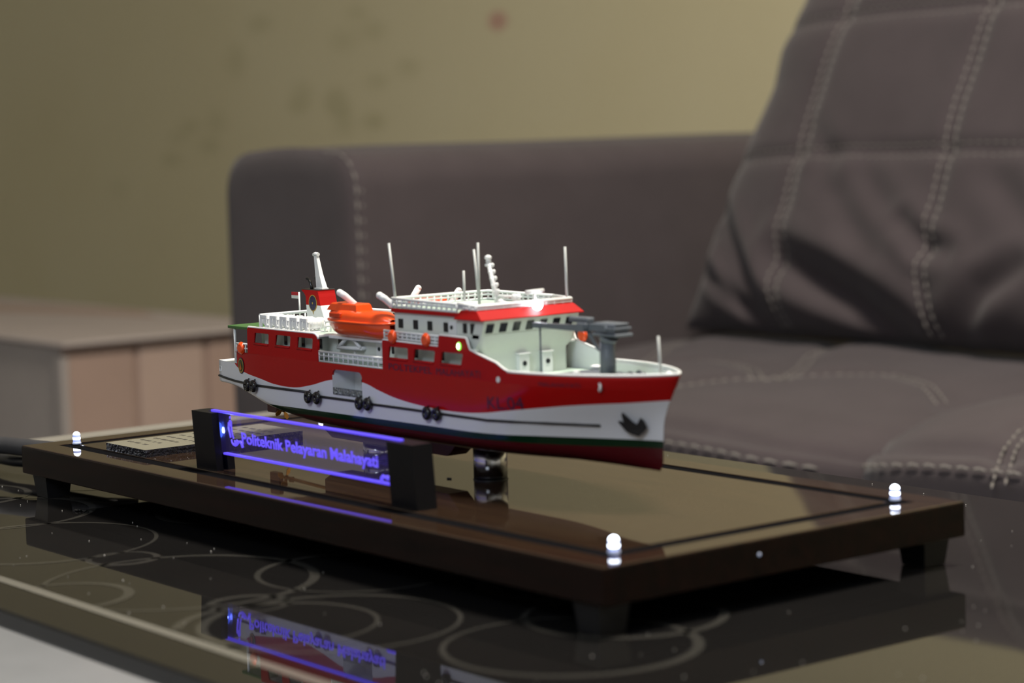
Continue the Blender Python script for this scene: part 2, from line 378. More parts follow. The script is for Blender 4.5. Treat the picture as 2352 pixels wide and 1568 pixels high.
for x, y in ((.0228, .0290), (BL - .0240, .0272), (BL - .0285, BW - .0215), (.0228, BW - .0235)):
    L = MB(); n = 16
    zz = [(0.0, .0029), (.0011, .0029), (.0012, .0025)]
    L.grid([[(x + r * math.cos(2 * math.pi * k / n), y + r * math.sin(2 * math.pi * k / n), ZT + z) for k in range(n)] for z, r in ((0, .0003), (0, .0029), (.0011, .0029), (.0012, .0024))], closed_u=True)
    led = obj('led_lamp', L, LEDF, base, label='small clear lamp glowing white at a corner of the base')
    D = MB(); pr_ = [(.0012, .00248), (.0022, .00248), (.0030, .00248), (.0044, .00248), (.0054, .00248), (.0062, .0024), (.0070, .0021), (.0077, .0015), (.0081, .0008), (.0082, .00001)]
    D.grid([[(x + r * math.cos(2 * math.pi * k / n), y + r * math.sin(2 * math.pi * k / n), ZT + z) for k in range(n)] for z, r in pr_], closed_u=True)
    zo = ZT
    obj('lamp_dome', D, [LEDB, LEDW], led, matfn=lambda f: 1 if (f.calc_center_median().z - ZT > .0064 or .0026 < f.calc_center_median().z - ZT < .0046) else 0)
for x, top in ((.353, .0538), (.240, .0447)):
    p = MB(); p.cyl((x, .1237, ZT), (x, .1237, top), .0098, n=40)
    po = obj('support_post', p, CHROME, base, label='brushed chrome post holding up the hull')
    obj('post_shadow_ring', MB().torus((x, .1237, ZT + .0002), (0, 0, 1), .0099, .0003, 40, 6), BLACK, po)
d = MB()
for (x, y, s) in ((.3345, .107, .0014), (.336, .1075, .0010)): d.ball((x, y, ZT + .0004), s, s * .6, .0005, 8, 5)
o = obj('crumb', d, DUSTM, base)
obj('side_highlight', MB().ball((BL, .098, .0262), .0006, .0009, .0009), LEDF, base)  # glowing bead standing in for a bright highlight on the base's side

# ------------------------------------------------------------------ plaque on the base
plq = empty('plaque', (.09, .085, ZT), 'small flat acrylic plaque with faint dark lettering, lying left behind the glowing sign', 'plaque')
X0, X1, Y0, Y1 = .0645, .1180, .0287, .146
pe = MB(); pts = rrect(X0, X1, Y0, Y1, .0008, 2)
pe.prism(pts, lambda a, b, t: (a, b, t), ZT, ZT + .0023); obj('lower_sheet', pe, PLAQE, plq)
pe = MB(); pe.prism(pts, lambda a, b, t: (a, b, t), ZT + .0026, ZT + .0048); obj('upper_sheet', pe, [PLAQE, PLAQ], plq, matfn=lambda f: 1 if f.normal.z > .8 else 0)
pe = MB(); pe.box(X0 + .002, X1 - .002, Y0 + .002, Y1 - .002, ZT + .0022, ZT + .0027); obj('spacer_sheet', pe, BLACK, plq)
it = MB(); yy = Y0 + .012
for row in range(10):
    y = Y0 + .012 + row * .0096; x = X0 + .006
    while x < X1 - .008:
        ln = random.uniform(.002, .007)
        if row < 3 and x > X0 + .034: break
        it.quad([(x, y, ZT + .00486), (min(x + ln, X1 - .006), y, ZT + .00486), (min(x + ln, X1 - .006), y + .0026, ZT + .00486), (x, y + .0026, ZT + .00486)])
        x += ln + random.uniform(.0012, .005)
o = obj('faded_lettering', it, INK, plq, recalc=False, merge=False); o['kind'] = 'stuff'

# ------------------------------------------------------------------ illuminated sign
sign = empty('illuminated_sign', (.295, .036, ZT), 'clear acrylic name sign with glowing blue lettering held between two black blocks', 'sign')
TL = math.tan(math.radians(3.5))
def tilt(x, y, z): return (x, y - (z - ZT) * TL, z)
def tilted(mb):
    for v in mb.bm.verts: v.co = Vector(tilt(*v.co))
    return mb
ZB = ZT + .0353
for x0, x1 in ((.1795, .2035), (.3880, .4120)):
    slot = x1 if x0 < .3 else x0
    blk = MB()
    pts = [(.0305, ZT), (.0433, ZT), (.0433, ZB), (.0305, ZB)]
    # block with the slot for the acrylic cut in its inner face
    xs0, xs1 = (x0, x1)
    si = .006
    if x0 < .3: poly = [(x0, .0305), (x1, .0305), (x1, .0352), (x1 - si * 2.0, .0352), (x1 - si * 2.0, .0384), (x1, .0384), (x1, .0433), (x0, .0433)]
    else: poly = [(x0, .0305), (x1, .0305), (x1, .0433), (x0, .0433), (x0, .0384), (x0 + si, .0384), (x0 + si, .0352), (x0, .0352)]
    blk.prism(poly, lambda a, b, t: (a, b, t), ZT, ZB)
    obj('end_block', tilted(blk), SIGNBLK, sign)
SZ0, SZ1 = .0440, ZT + .0357
ACR = bpy.data.materials.new('clear_acrylic'); ACR.use_nodes = True
nt = ACR.node_tree; nt.nodes.clear(); _o = nt.nodes.new('ShaderNodeOutputMaterial'); _t = nt.nodes.new('ShaderNodeBsdfTransparent'); _t.inputs[0].default_value = (.96, .96, .98, 1)
_g = nt.nodes.new('ShaderNodeBsdfGlossy'); _g.inputs['Roughness'].default_value = .02; 
_m = nt.nodes.new('ShaderNodeMixShader'); _m.inputs[0].default_value = .07; nt.links.new(_t.outputs[0], _m.inputs[1]); nt.links.new(_g.outputs[0], _m.inputs[2])
_e = nt.nodes.new('ShaderNodeEmission'); _e.inputs[0].default_value = (.25, .17, 1, 1); _e.inputs[1].default_value = .019  # faint violet emission gives the sheet its haze of scattered light
_a = nt.nodes.new('ShaderNodeAddShader'); nt.links.new(_m.outputs[0], _a.inputs[0]); nt.links.new(_e.outputs[0], _a.inputs[1]); nt.links.new(_a.outputs[0], _o.inputs[0])
panel = obj('acrylic_panel', tilted(MB().box(.1915, .3942, .0354, .0382, SZ0, SZ1)), ACR, sign)
for z, nm in ((SZ1, 'lit_top_edge'), (SZ0, 'lit_bottom_edge')):
    obj(nm, tilted(MB().box(.1945 if z == SZ1 else .2045, .3935 if z == SZ1 else .3879, .03535, .03825, z - .0005, z + .0007, .0002)), EDGE, panel)
FY = .0352
def onsign(a, b, t): return tilt(a, FY - t, b)
bm = text_bm('Politeknik Pelayaran Malahayati', .2285, .3715, .0503, .0592, off=.024, extr=.00015)
obj('lettering', warp(bm, onsign), LETT, sign)
fl = MB()
def sw(pts, r): fl.tube([onsign(a, b, .0001) for a, b in pts], r, 6)
def spiral(cx, cz, r0, r1, a0, a1, n=18, sq=1.0): return [(cx + sq * (r0 + (r1 - r0) * i / n) * math.cos(math.radians(a0 + (a1 - a0) * i / n)), cz + (r0 + (r1 - r0) * i / n) * math.sin(math.radians(a0 + (a1 - a0) * i / n))) for i in range(n + 1)]
sw(spiral(.2170, .0638, .0006, .0020, 0, 620, 26, .8), .00035)
sw([(.2150, .0640), (.2147, .0615), (.2150, .0590), (.2155, .0565), (.2158, .0548)], .0006)
sw([(.2178, .0640), (.2176, .0605), (.2180, .0570), (.2190, .0545)], .00045)
sw([(.2168, .0665), (.2172, .0677), (.2176, .0665)], .0005)
sw(spiral(.2190, .0528, .0026, .0010, 160, 400, 18), .0005)
sw([(.2180, .0512), (.2205, .0506), (.2225, .0514), (.2245, .0530), (.2265, .0534), (.2280, .0522), (.2288, .0500)], .0008)
sw(spiral(.2225, .0528, .0012, .0005, 0, 300, 12), .0005)
obj('etched_flourish', fl, LETT, sign)
fl = MB()
sw([(.3735, .0452), (.3738, .0472), (.3752, .0484), (.3770, .0478), (.3785, .0482), (.3800, .0472)], .0009); sw(spiral(.3800, .0476, .0013, .0005, 200, -120, 12), .0006)
obj('etched_flourish', fl, LETT, sign)
obj('blue_lamp', tilted(MB().ball((.1955, .0366, .0570), .0023, .0014, .0048)), BLUELED, sign, label='blue lamp glowing in the slot of the left block')
bl = bpy.data.lights.new('sign_blue_light', 'POINT'); bl.energy = .022; bl.color = (.15, .2, 1); bl.shadow_soft_size = .002
bo = bpy.data.objects.new('sign_blue_light', bl); COL.objects.link(bo); bo.location = (.1985, .0345, .0570)

# ------------------------------------------------------------------ the ship
YC = .1227; PY = .0847; SY = 2 * YC - PY; DK = .0972
ship = empty('model_ship', (.31, YC, ZT + .015), 'red and white model ship with orange lifeboat and grey crane, held up on chrome posts', 'model ship')
SO = ORI[ship.name]
STEM = [(.048, .496), (.0535, .5015), (.058, .5040), (.0691, .5044), (.0794, .5053), (.085, .5075), (.0912, .5106), (.098, .514), (.1055, .5175), (.12, .525)]
KEEL = [(.107, .0737), (.12, .0733), (.135, .0717), (.15, .0682), (.165, .0640), (.18, .0605), (.20, .0575), (.22, .0556), (.25, .0545), (.30, .0540), (.40, .0545), (.45, .0550), (.49, .0537), (.53, .0535)]
def hb(x, z):
    xs = ip(z, STEM); h = sm((z - .06) / .045); x0 = .375 + h * .05; p = 1.25 - .45 * h
    t = min(1, max(0, (x - x0) / (xs - x0))); B = .038 * (1 - t ** 2) ** p
    if x < .17: B *= 1 - .16 * ((.17 - x) / .063) ** 2
    u = (z - ip(x, KEEL)) / ip(x, [(.107, .0030), (.15, .006), (.20, .0095), (.24, .0105), (.42, .0105), (.50, .013)])
    if u <= 0: return 0.0
    if u < 1: B *= (1 - (1 - u) ** 2.6) ** (1 / 2.6)
    return B
def hull_material():
    M = bpy.data.materials.new('hull_paint'); M.use_nodes = True; nt = M.node_tree; b = nt.nodes['Principled BSDF']
    b.inputs['Roughness'].default_value = .17; b.inputs['Specular IOR Level'].default_value = .27
    tc = nt.nodes.new('ShaderNodeTexCoord'); sp = nt.nodes.new('ShaderNodeSeparateXYZ'); nt.links.new(tc.outputs['Object'], sp.inputs[0])
    mr = nt.nodes.new('ShaderNodeMapRange'); mr.inputs['From Min'].default_value = .10 - SO.x; mr.inputs['From Max'].default_value = .53 - SO.x
    nt.links.new(sp.outputs['X'], mr.inputs['Value'])
    def edge(pts):
        fc = nt.nodes.new('ShaderNodeFloatCurve'); cv = fc.mapping.curves[0]
        P = [((x - .10) / .43, (z - .04) / .08) for x, z in pts]
        cv.points[0].location = P[0]; cv.points[1].location = P[-1]
        for q in P[1:-1]: cv.points.new(*q)
        fc.mapping.update(); nt.links.new(mr.outputs[0], fc.inputs['Value'])
        ml = nt.nodes.new('ShaderNodeMath'); ml.operation = 'MULTIPLY_ADD'; ml.inputs[1].default_value = .08; ml.inputs[2].default_value = .04 - SO.z
        nt.links.new(fc.outputs[0], ml.inputs[0])
        g = nt.nodes.new('ShaderNodeMath'); g.operation = 'GREATER_THAN'; nt.links.new(sp.outputs['Z'], g.inputs[0]); nt.links.new(ml.outputs[0], g.inputs[1])
        return g.outputs[0]
    e1 = edge([(.100, .118), (.128, .1), (.1343, .0893), (.1446, .0855), (.1689, .0821), (.1858, .0799), (.2075, .0796), (.2242, .0819), (.2503, .0873), (.2665, .0888), (.2829, .088), (.3003, .0843), (.3191, .081), (.3468, .0787), (.3735, .0781), (.3962, .0793), (.4231, .0827), (.4483, .0858), (.461, .0873), (.4791, .0889), (.4909, .0897), (.5038, .0908), (.5300, .0925)])
    e2 = edge([(.100, .0660), (.2061, .0671), (.2517, .0674), (.3385, .0681), (.4073, .0684), (.4421, .0694), (.4812, .0698), (.53, .0690)])
    e3 = edge([(.100, .0600), (.187, .0625), (.2179, .0636), (.3383, .0642), (.53, .0660)])
    def mix(f, a, bcol):
        n = nt.nodes.new('ShaderNodeMix'); n.data_type = 'RGBA'; nt.links.new(f, n.inputs[0])
        if isinstance(a, tuple): n.inputs[6].default_value = (*a, 1)
        else: nt.links.new(a, n.inputs[6])
        n.inputs[7].default_value = (*bcol, 1); return n.outputs[2]
    c = mix(e3, (.060, .003, .006), (.004, .022, .009)); c = mix(e2, c, (.66, .67, .71)); c = mix(e1, c, (.38, .005, .005))
    nt.links.new(c, b.inputs['Base Color']); return M
HULL = hull_material()
DX0, DX1, DZ0, DZ1 = .2507, .2822, .0785, .0937
XS = [.107, .1071, .1073, .112, .117, .122, .127, .132, .1375, .1378, .145, .155, .165, .175, .185, .195, .205, .215, .225, .235, .243, DX0, .26, .27, DX1, .295, .31, .325, .34, .355, .37, .38, .39, .40, .41] + [.418 + i * .0036 for i in range(28)]
def ztop(x): return .0898 if x <= .1376 else DK
ZM = .0542
TT = [0, .015, .04, .07, .11, .16, .21, .27, .33, .40, .48, (DZ0 - ZM) / (DK - ZM), .66, .78, (DZ1 - ZM) / (DK - ZM), 1.0]
H = MB(); port = []; stbd = []
for x in XS:
    pr_, sr_ = [], []
    for t in TT:
        zk, zt = ip(x, KEEL), ztop(x)
        z = zk + t * (zt - zk)
        if DX0 - .001 < x < DX1 + .001 and t in (TT[11], TT[14]): z = DZ0 if t == TT[11] else DZ1
        xx = x if x < .4179 else .418 + (ip(z, STEM) - .418) * (1 - max(0, 1 - (x - .418) / .0972) ** 1.5); h_ = hb(xx, z)
        if x < .1072: h_ *= (.975 if x < .10705 else .99)
        pr_.append(H.bm.verts.new((xx, YC - h_, z))); sr_.append(H.bm.verts.new((xx, YC + h_, z)))
    port.append(pr_); stbd.append(sr_)
for i in range(len(XS) - 1):
    for j in range(len(TT) - 1):
        skip = XS[i] >= DX0 - 1e-6 and XS[i + 1] <= DX1 + 1e-6 and 11 <= j < 14
        if not skip:
            f = H.bm.faces.new((port[i][j], port[i + 1][j], port[i + 1][j + 1], port[i][j + 1])); f.smooth = True
        f = H.bm.faces.new((stbd[i][j + 1], stbd[i + 1][j + 1], stbd[i + 1][j], stbd[i][j])); f.smooth = True
    f = H.bm.faces.new([H.bm.verts.new(v.co - Vector((0, 0, .00004))) for v in (port[i][-1], port[i + 1][-1], stbd[i + 1][-1], stbd[i][-1])]); f.material_index = 1 if XS[i] > .1376 else 2
H.bm.faces.new([*port[0], *stbd[0][::-1]])
hull = obj('hull', H, [HULL, SAGE, WHITE], ship)
for p in hull.data.polygons: pass
def on_hull(x, z, out=.0003): return (x, YC - hb(x, z) - out, z)
# rounded door corners, recess
for sgn, xc in ((1, DX0), (-1, DX1)):
    f1 = MB()
    arc = [(xc + sgn * (.0035 - .0035 * math.cos(a)), DZ1 - (.0035 - .0035 * math.sin(a))) for a in [math.pi / 2 * i / 5 for i in range(6)]]
    f1.prism([(xc, DZ1)] + arc, lambda a, b, t: (a, t, b), PY, PY + .0012)
    obj('doorway_corner', f1, RED, hull)
rc = MB(); ry = PY + .016
for q in ([(DX0, PY, DZ0), (DX0, ry, DZ0), (DX0, ry, DZ1), (DX0, PY, DZ1)], [(DX1, PY, DZ0), (DX1, ry, DZ0), (DX1, ry, DZ1), (DX1, PY, DZ1)], [(DX0, ry, DZ0), (DX1, ry, DZ0), (DX1, ry, DZ1), (DX0, ry, DZ1)],
          [(DX0, PY, DZ0), (DX1, PY, DZ0), (DX1, ry, DZ0), (DX0, ry, DZ0)], [(DX0, PY, DZ1), (DX1, PY, DZ1), (DX1, ry, DZ1), (DX0, ry, DZ1)]): rc.quad(q)
door = obj('boarding_recess', rc, WHITE, ship, label='white boarding doorway recessed in the side of the hull', recalc=False)
obj('porthole', MB().cyl((DX0 + .009, ry - .0006, DZ0 + .0072), (DX0 + .009, ry + .0003, DZ0 + .0072), .0013, n=16), DARK, door)
gs = MB(); gs.box(DX0 + .0006, DX1 - .0006, PY - .0003, PY + .0009, DZ0 + .0003, DZ0 + .0044)
for i in range(6): gs.ball((DX0 + .0035 + i * .0048, PY - .0004, DZ0 + .0015), .0011, .0006, .0011, 8, 6)
obj('chrome_step', gs, GRATE, door)
# skeg, propeller, rudder
obj('keel_box', MB().prism([(.19, .060), (.19, .0500), (.2, .0448), (.3219, .0448), (.3265, .0480), (.3330, .0545)], lambda a, b, t: (a, t, b), YC - .007, YC + .007), BRED, ship)
pp = MB(); pp.cyl((.1330, YC, .0560), (.1900, YC, .0580), .0011, n=10)
pp.ball((.1325, YC, .0560), .0022, .0017, .0017)
for k in range(4):
    a = math.radians(90 * k + 25); ca, sa = math.cos(a), math.sin(a)
    blade = [(0, .0012), (-.0018, .004), (-.0012, .0066), (.001, .0068), (.0022, .0045), (.0008, .0012)]
    pp.prism(blade, lambda u, v, t: (.1325 + .45 * u + t, YC + u * ca - v * sa, .0560 + u * sa + v * ca), -.0003, .0003)
obj('propeller', pp, BRASS, ship, label='small brass propeller under the stern')
obj('rudder', MB().prism(rrect(.1150, .1260, .0535, .0680, .001, 2), lambda a, b, t: (a, t, b), YC - .0016, YC + .0016), BRED, ship)
# rub rail and tyres
rub = MB()
pth = [(.1075, .0797), (.12, .0790), (.135, .0783), (.1497, .0780), (.167, .0777), (.190, .0777), (.222, .0779)]
rub.tube([on_hull(x, z, .0003) for x, z in pth], .00075, 8)
pth = [(.222, .0779), (.2252, .0765), (.241, .0762), (.26, .0763), (.278, .0763), (.2957, .0759), (.32, .0760), (.3467, .0760), (.375, .0759), (.4025, .0758), (.42, .0763), (.4445, .0768), (.46, .0769), (.4738, .0768)]
rub.tube([on_hull(x, z, .0003) for x, z in pth], .00075, 8)
obj('rubbing_strake', rub, ANCH, ship)
for x, z in ((.1545, .0772), (.1622, .0772), (.2261, .0752), (.2358, .0754), (.2815, .0757), (.2903, .0760), (.3496, .0755), (.3590, .0758)):
    x_, y_, z_ = on_hull(x, z, .0022)
    T = MB(); T.torus((x_, y_, z_), (.12, 1, 0), .0024, .0016, 18, 10); T.cyl((x_, y_, z_ + .003), (x_, y_ + .0018, z_ + .0042), .0004, n=6)
    obj('fender_tyre', T, TYRE, ship)
# side plates with window openings
ZW0, ZW1 = .1038, .1109
def skewq(x0, x1, x2, x3, z0=ZW0, z1=ZW1):  # tl, tr, br, bl
    r = .0007
    return [(x0 + r, z1), (x1 - r, z1), (x1, z1 - r), (x2, z0 + r), (x2 - r, z0), (x3 + r, z0), (x3, z0 + r), (x0, z1 - r)]
aftp = [(.1360, DK), (.2357, DK), (.2357, .1105), (.2350, .1122), (.2330, .1133), (.2310, .1137), (.1552, .1137), (.1542, .1130), (.1540, .0966 + .0006), (.1385, .0972 + .0003)]
aftp = [(.1365, .0890), (.1387, .0964), (.1536, .0966), (.1542, .1128), (.1550, .1137), (.2310, .1137), (.2330, .1133), (.2350, .1122), (.2357, .1105), (.2357, DK), (.1600, DK), (.1378, DK - .0083)]
aftp = [(.1378, DK), (.1384, .0972 + .0002), (.1538, .0974), (.1543, .1128), (.1551, .1137), (.2310, .1137), (.2330, .1133), (.2350, .1122), (.2357, .1105), (.2357, DK)]
aftw = [skewq(.1628, .1800, .1793, .1612), skewq(.1880, .2054, .2043, .1864), skewq(.2130, .2305, .2295, .2118)]
forp = [(.3042, DK), (.3045, .1134), (.3052, .1141), (.3596, .1134), (.3604, .1190), (.3612, .1198), (.3848, .1195), (.3860, .1190), (.3888, .1132), (.3960, .1112), (.4123, .1075), (.4185, .1046), (.4225, .1035), (.4225, DK)]
forw = [skewq(.3112, .3302, .3299, .3098), skewq(.3362, .3566, .3553, .3347), skewq(.3624, .3828, .3808, .3610)]
for nm, pl, wn in (('aft_side_plate', aftp, aftw), ('fore_side_plate', forp, forw)):
    for y, s in ((PY + .0007, -1), (SY - .0007, 1)):
        bm = outline([pl] + wn, .0014, 0.0)
        warp(bm, lambda a, b, t, y=y: (a, y + t, b))
        o = obj(nm, bm, [RED, WHITE], ship, matfn=lambda f, s=s: 1 if f.normal.y * s < -.8 else 0)
        cap = MB(); tp = [(a, b) for a, b in pl if b > DK + .0004]
        tp = [(a, y, b + .0003) for a, b in tp]
        cap.tube(tp, .00072, 6); obj('rail_cap', cap, WHITE, o)
        sl = MB()
        for wq in wn: sl.tube([(wq[4][0] + .0002, y - .0004 * -s, ZW0), (wq[5][0] - .0002, y - .0004 * -s, ZW0)], .0009, 6)
        obj('window_sill', sl, RED, o)
# bow bulwark shell
def zr(x): return ip(x, [(.4225, .1035), (.45, .1040), (.48, .1045), (.5175, .1053)])
xs = [.4225 + i * (.5172 - .4225) / 30 for i in range(31)]
bw = MB()
def bowrow(inset):
    rowsP = []
    for x in xs:
        r = []
        for k in range(4):
            z = DK + (zr(x) - DK) * k / 3; xx = .4225 + (ip(z, STEM) - .4225) * (1 - max(0, 1 - (x - .4225) / .0947) ** 1.5); h = hb(xx, z)
            xx2 = xx - (inset * 1.2 if x > .50 else 0); h = max(0, h - inset)
            r.append((xx2, h, z))
        rowsP.append(r)
    return rowsP
for s in (-1, 1):
    o_ = bowrow(0); i_ = bowrow(.0014)
    bw.grid([[(a, YC + s * h, z) for a, h, z in r] for r in o_], mi=0)
    bw.grid([[(a, YC + s * h, z - .0001) for a, h, z in r] for r in i_], mi=1)
    bw.grid([[(o_[k][3][0], YC + s * o_[k][3][1], o_[k][3][2]), (i_[k][3][0], YC + s * i_[k][3][1], i_[k][3][2] - .0001)] for k in range(len(xs))], mi=1)
bwo = obj('bow_bulwark', bw, [RED, WHITE], ship)
cap = MB(); pathP = []
for x in xs:
    xx = .4225 + (ip(zr(x), STEM) - .4225) * (1 - max(0, 1 - (x - .4225) / .0947) ** 1.5); pathP.append((xx - .0004, YC - max(hb(xx, zr(x)) - .0006, 0), zr(x) + .0001))
pathS = [(a, 2 * YC - b, c) for a, b, c in pathP]
cap.tube(pathP + pathS[::-1][1:], .00085, 8); obj('rail_cap', cap, WHITE, bwo)
# hawse holes, stern mark
for x, z, r in ((.4145, .0988, .0013), (.4826, .0984, .0019)):
    x_, y_, z_ = on_hull(x, z, .0); nx = MB(); nx.torus((x_, y_ - .0001, z_), (.1 if x < .45 else .55, 1, 0), r, r * .38, 16, 8); nx.ball((x_, y_, z_), r * .8, .0002, r * .8)
    obj('hawse_hole', nx, [WHITE], ship)
x_, y_, z_ = on_hull(.1105, .0842, 0); sq = MB(); sq.tube([(x_ - .0018, y_ + .0002, z_ + .0016), (x_ + .0014, y_ - .0001, z_ + .0016), (x_ + .0014, y_ - .0001, z_ - .0016), (x_ - .0018, y_ + .0002, z_ - .0016)], .0004, 6, True)
obj('fairlead', sq, WHITE, ship)
# anchor
ap = [(870, 1105), (890, 1100), (915, 1118), (925, 1060), (942, 1042), (962, 1075), (985, 1112), (1015, 1138), (1045, 1110), (1065, 1092), (1082, 1120), (1090, 1165), (1060, 1195), (1010, 1222), (960, 1205), (915, 1180)]
ap = [(1200 + a / 3.824, 680 + b / 3.824) for a, b in ap]
ap = [(.4859 + (a - 1428) / 56 * .0102, .0813 - (b - 960 - (a - 1428) * .1) / 38 * .0089) for a, b in ap]
ap = [(.4908 + (a - .491) * 1.25, .0768 + (b - .0768) * 1.22) for a, b in ap]
bm = outline([ap], .0016, .0003); warp(bm, lambda a, b, t: (a + .0012 + t * .6, on_hull(a, b, .0022 + t)[1], b)); obj('anchor', bm, ANCH, ship, label='black anchor stowed against the bow')
# painted lettering
def hulltext(body, x0, x1, z0, z1, drop=0.0, off=.0):
    bm = text_bm(body, x0, x1, z0, z1, off=off)
    warp(bm, lambda a, b, t: on_hull(a, b + drop * (a - x0) / (x1 - x0), .00025)); obj('lettering', bm, NAVY, ship, recalc=False)
hulltext('POLTEKPEL', .3108, .3535, .0974, .1012, .0004); hulltext('MALAHAYATI', .3575, .3985, .0978, .1016, .0008)
hulltext('KL.04', .4043, .4330, .0822, .0890, .0016, .0); hulltext('MALAHAYATI', .4470, .4725, .0975, .0997, .0002)
# stern emblem
em = MB(); ex, ez = .1438, .0888
def edisc(r0, r1, rz, o, mi):
    n = 24
    em.grid([[on_hull(ex + rr * math.cos(2 * math.pi * k / n), ez + rz * rr / r1 * math.sin(2 * math.pi * k / n), o) for k in range(n)] for rr in (r0, r1)], closed_u=True, mi=mi)
edisc(.0001, .0042, .0052, .0003, 0); edisc(.0001, .0036, .0046, .0005, 1); edisc(.0001, .0029, .0038, .0006, 2)
em.prism([(-.0016, -.002), (0, .0026), (.0016, -.002), (.0005, -.0028), (-.0005, -.0028)], lambda a, b, t: on_hull(ex + a, ez + b, .0008 + t), 0, .0001, mi=3)
obj('stern_emblem', em, [EMBLUE, GOLD, mat('emblem_green', (.03, .06, .02), .5), mat('emblem_orange', (.5, .12, .02), .5)], ship, recalc=False, label='round green and gold badge with an orange centre at the stern')
# railing helper
def rails(name, path, h, lv=(1.0, .55), r=.00055, step=.0042, parent=None, base_r=None, mt=WHITE, hs=None):
    b = MB(); P = [Vector(p) for p in path]
    for k, f in enumerate(lv):
        b.tube([p + Vector((0, 0, (hs[i] if hs else h) * f)) for i, p in enumerate(P)], r * (1.25 if f == 1.0 else .9), 8)
    for i in range(len(P) - 1):
        n = max(1, round((P[i + 1] - P[i]).length / step))
        for k in range(n + (1 if i == len(P) - 2 else 0)):
            p = P[i].lerp(P[i + 1], k / n); hh = (hs[i] + (hs[i + 1] - hs[i]) * k / n) if hs else h
            b.cyl(p, p + Vector((0, 0, hh)), r * .85, n=6)
    return obj(name, b, mt, parent)
rails('midship_railing', [(.2360, PY + .0008, DK), (.3040, PY + .0008, DK)], .0063, (1, .62, .08), step=.0052, parent=ship)
rails('midship_railing', [(.2360, SY - .0008, DK), (.3040, SY - .0008, DK)], .0063, (1, .62, .08), step=.0052, parent=ship)
for y in (PY + .0010, SY - .0010): rails('quarter_railing', [(.1392, y, DK), (.1536, y, DK)], .0056, (1, .5), step=.0036, parent=ship)
# aft deckhouse on the main deck
ah = MB(); ah.box(.160, .226, .0935, 2 * YC - .0935, DK, .1122, .0006); ah.box(.225, .3065, .0985, 2 * YC - .0985, DK, .1122, .0006)
aft = obj('aft_deckhouse', ah, PALE, ship, label='white aft deckhouse behind the red side plate')
def win(parent, x0, x1, z0, z1, y, name='window'):
    return obj(name, MB().box(x0, x1, y - .0004, y + .0004, z0, z1), DARK, parent)
for x in (.1860, .2060, .2285 - .0035): win(aft, x - .0016, x + .0016, .1038, .1098, .0935)
win(aft, .2945, .2985, .1045, .1105, .0985); win(aft, .2380, .2420, .1040, .1100, .0985)
dd = obj('deckhouse_door', MB().prism(rrect(.2790, .2855, .0978, .1105, .001, 3), lambda a, b, t: (a, t, b), .0978, .0990), WHITE, aft)
obj('porthole', MB().cyl((.2822, .0974, .1065), (.2822, .0980, .1065), .0012, n=14), DARK, dd)
# boat deck (pale green) and its white edge, green overhang at the stern
obj('boat_deck', MB().box(.155, .2362, PY + .0014, SY - .0014, .1118, .1134, .0003).box(.2362, .3065, .0983, SY - .0014, .1118, .1134, .0003), [WHITE, SAGE], ship, matfn=lambda f: 1 if f.normal.z > .8 else 0)
ov = obj('stern_overhang', MB().box(.1255, .1565, .0875, 2 * YC - .0875, .1116, .1135, .0003), GREEN, ship, label='green roof plate over the stern')
for y in (.0890, 2 * YC - .0890): obj('overhang_post', MB().cyl((.1318, y, .0898), (.1318, y, .1117), .0009, n=8), WHITE, ov)
obj('stern_house_wall', MB().box(.1495, .1603, .098, 2 * YC - .098, DK, .1118), SAGE, ship)
rails('aft_deck_railing', [(.1632, .0890, .1135), (.1632, .1560, .1135), (.2200, .1560, .1135)], .0080, (1, .5), r=.0008, step=.008, parent=ship)
rails('boat_deck_railing', [(.2245, .0975, .1135), (.2245, .1060, .1135), (.236, .1060, .1135)], .0063, (1, .55), r=.0007, step=.005, parent=ship)
rails('boat_deck_railing', [(.236, .1560, .1135), (.3050, .1560, .1135)], .0060, (1, .5), r=.0006, step=.006, parent=ship)
# life raft canisters in their cradles
for i in range(5):
    x = .1660 + i * .0116
    R = MB(); R.cyl((x + .0036, .0895, .1184), (x + .0036, .1010, .1184), .0036, n=18); R.ball((x + .0036, .0895, .1184), .0036, .0012, .0036); R.ball((x + .0036, .1010, .1184), .0036, .0022, .0036)
    for yy in (.0925, .0955, .0985): R.torus((x + .0036, yy, .1184), (0, 1, 0), .0036, .0003, 18, 6)
    raft = obj('liferaft_canister', R, WHITE, ship)
    C_ = MB(); C_.prism([(0, 0), (.0016, 0), (.0016, .0068), (.0060, .0068), (.0060, 0), (.0076, 0), (.0076, .0085), (0, .0085)], lambda a, b, t: (x - .0002 + a, t, .1135 + b), .0874, .0884)
    C_.box(x + .0086, x + .0096, .0873, .0885, .1135, .1200); C_.ball((x + .0091, .0876, .1198), .0008); C_.ball((x + .0091, .0872, .1158), .0008, .0008, .0012)
    C_.box(x - .0002, x + .0100, .0880, .1010, .1133, .1140)
    obj('cradle', C_, WHITE, raft)
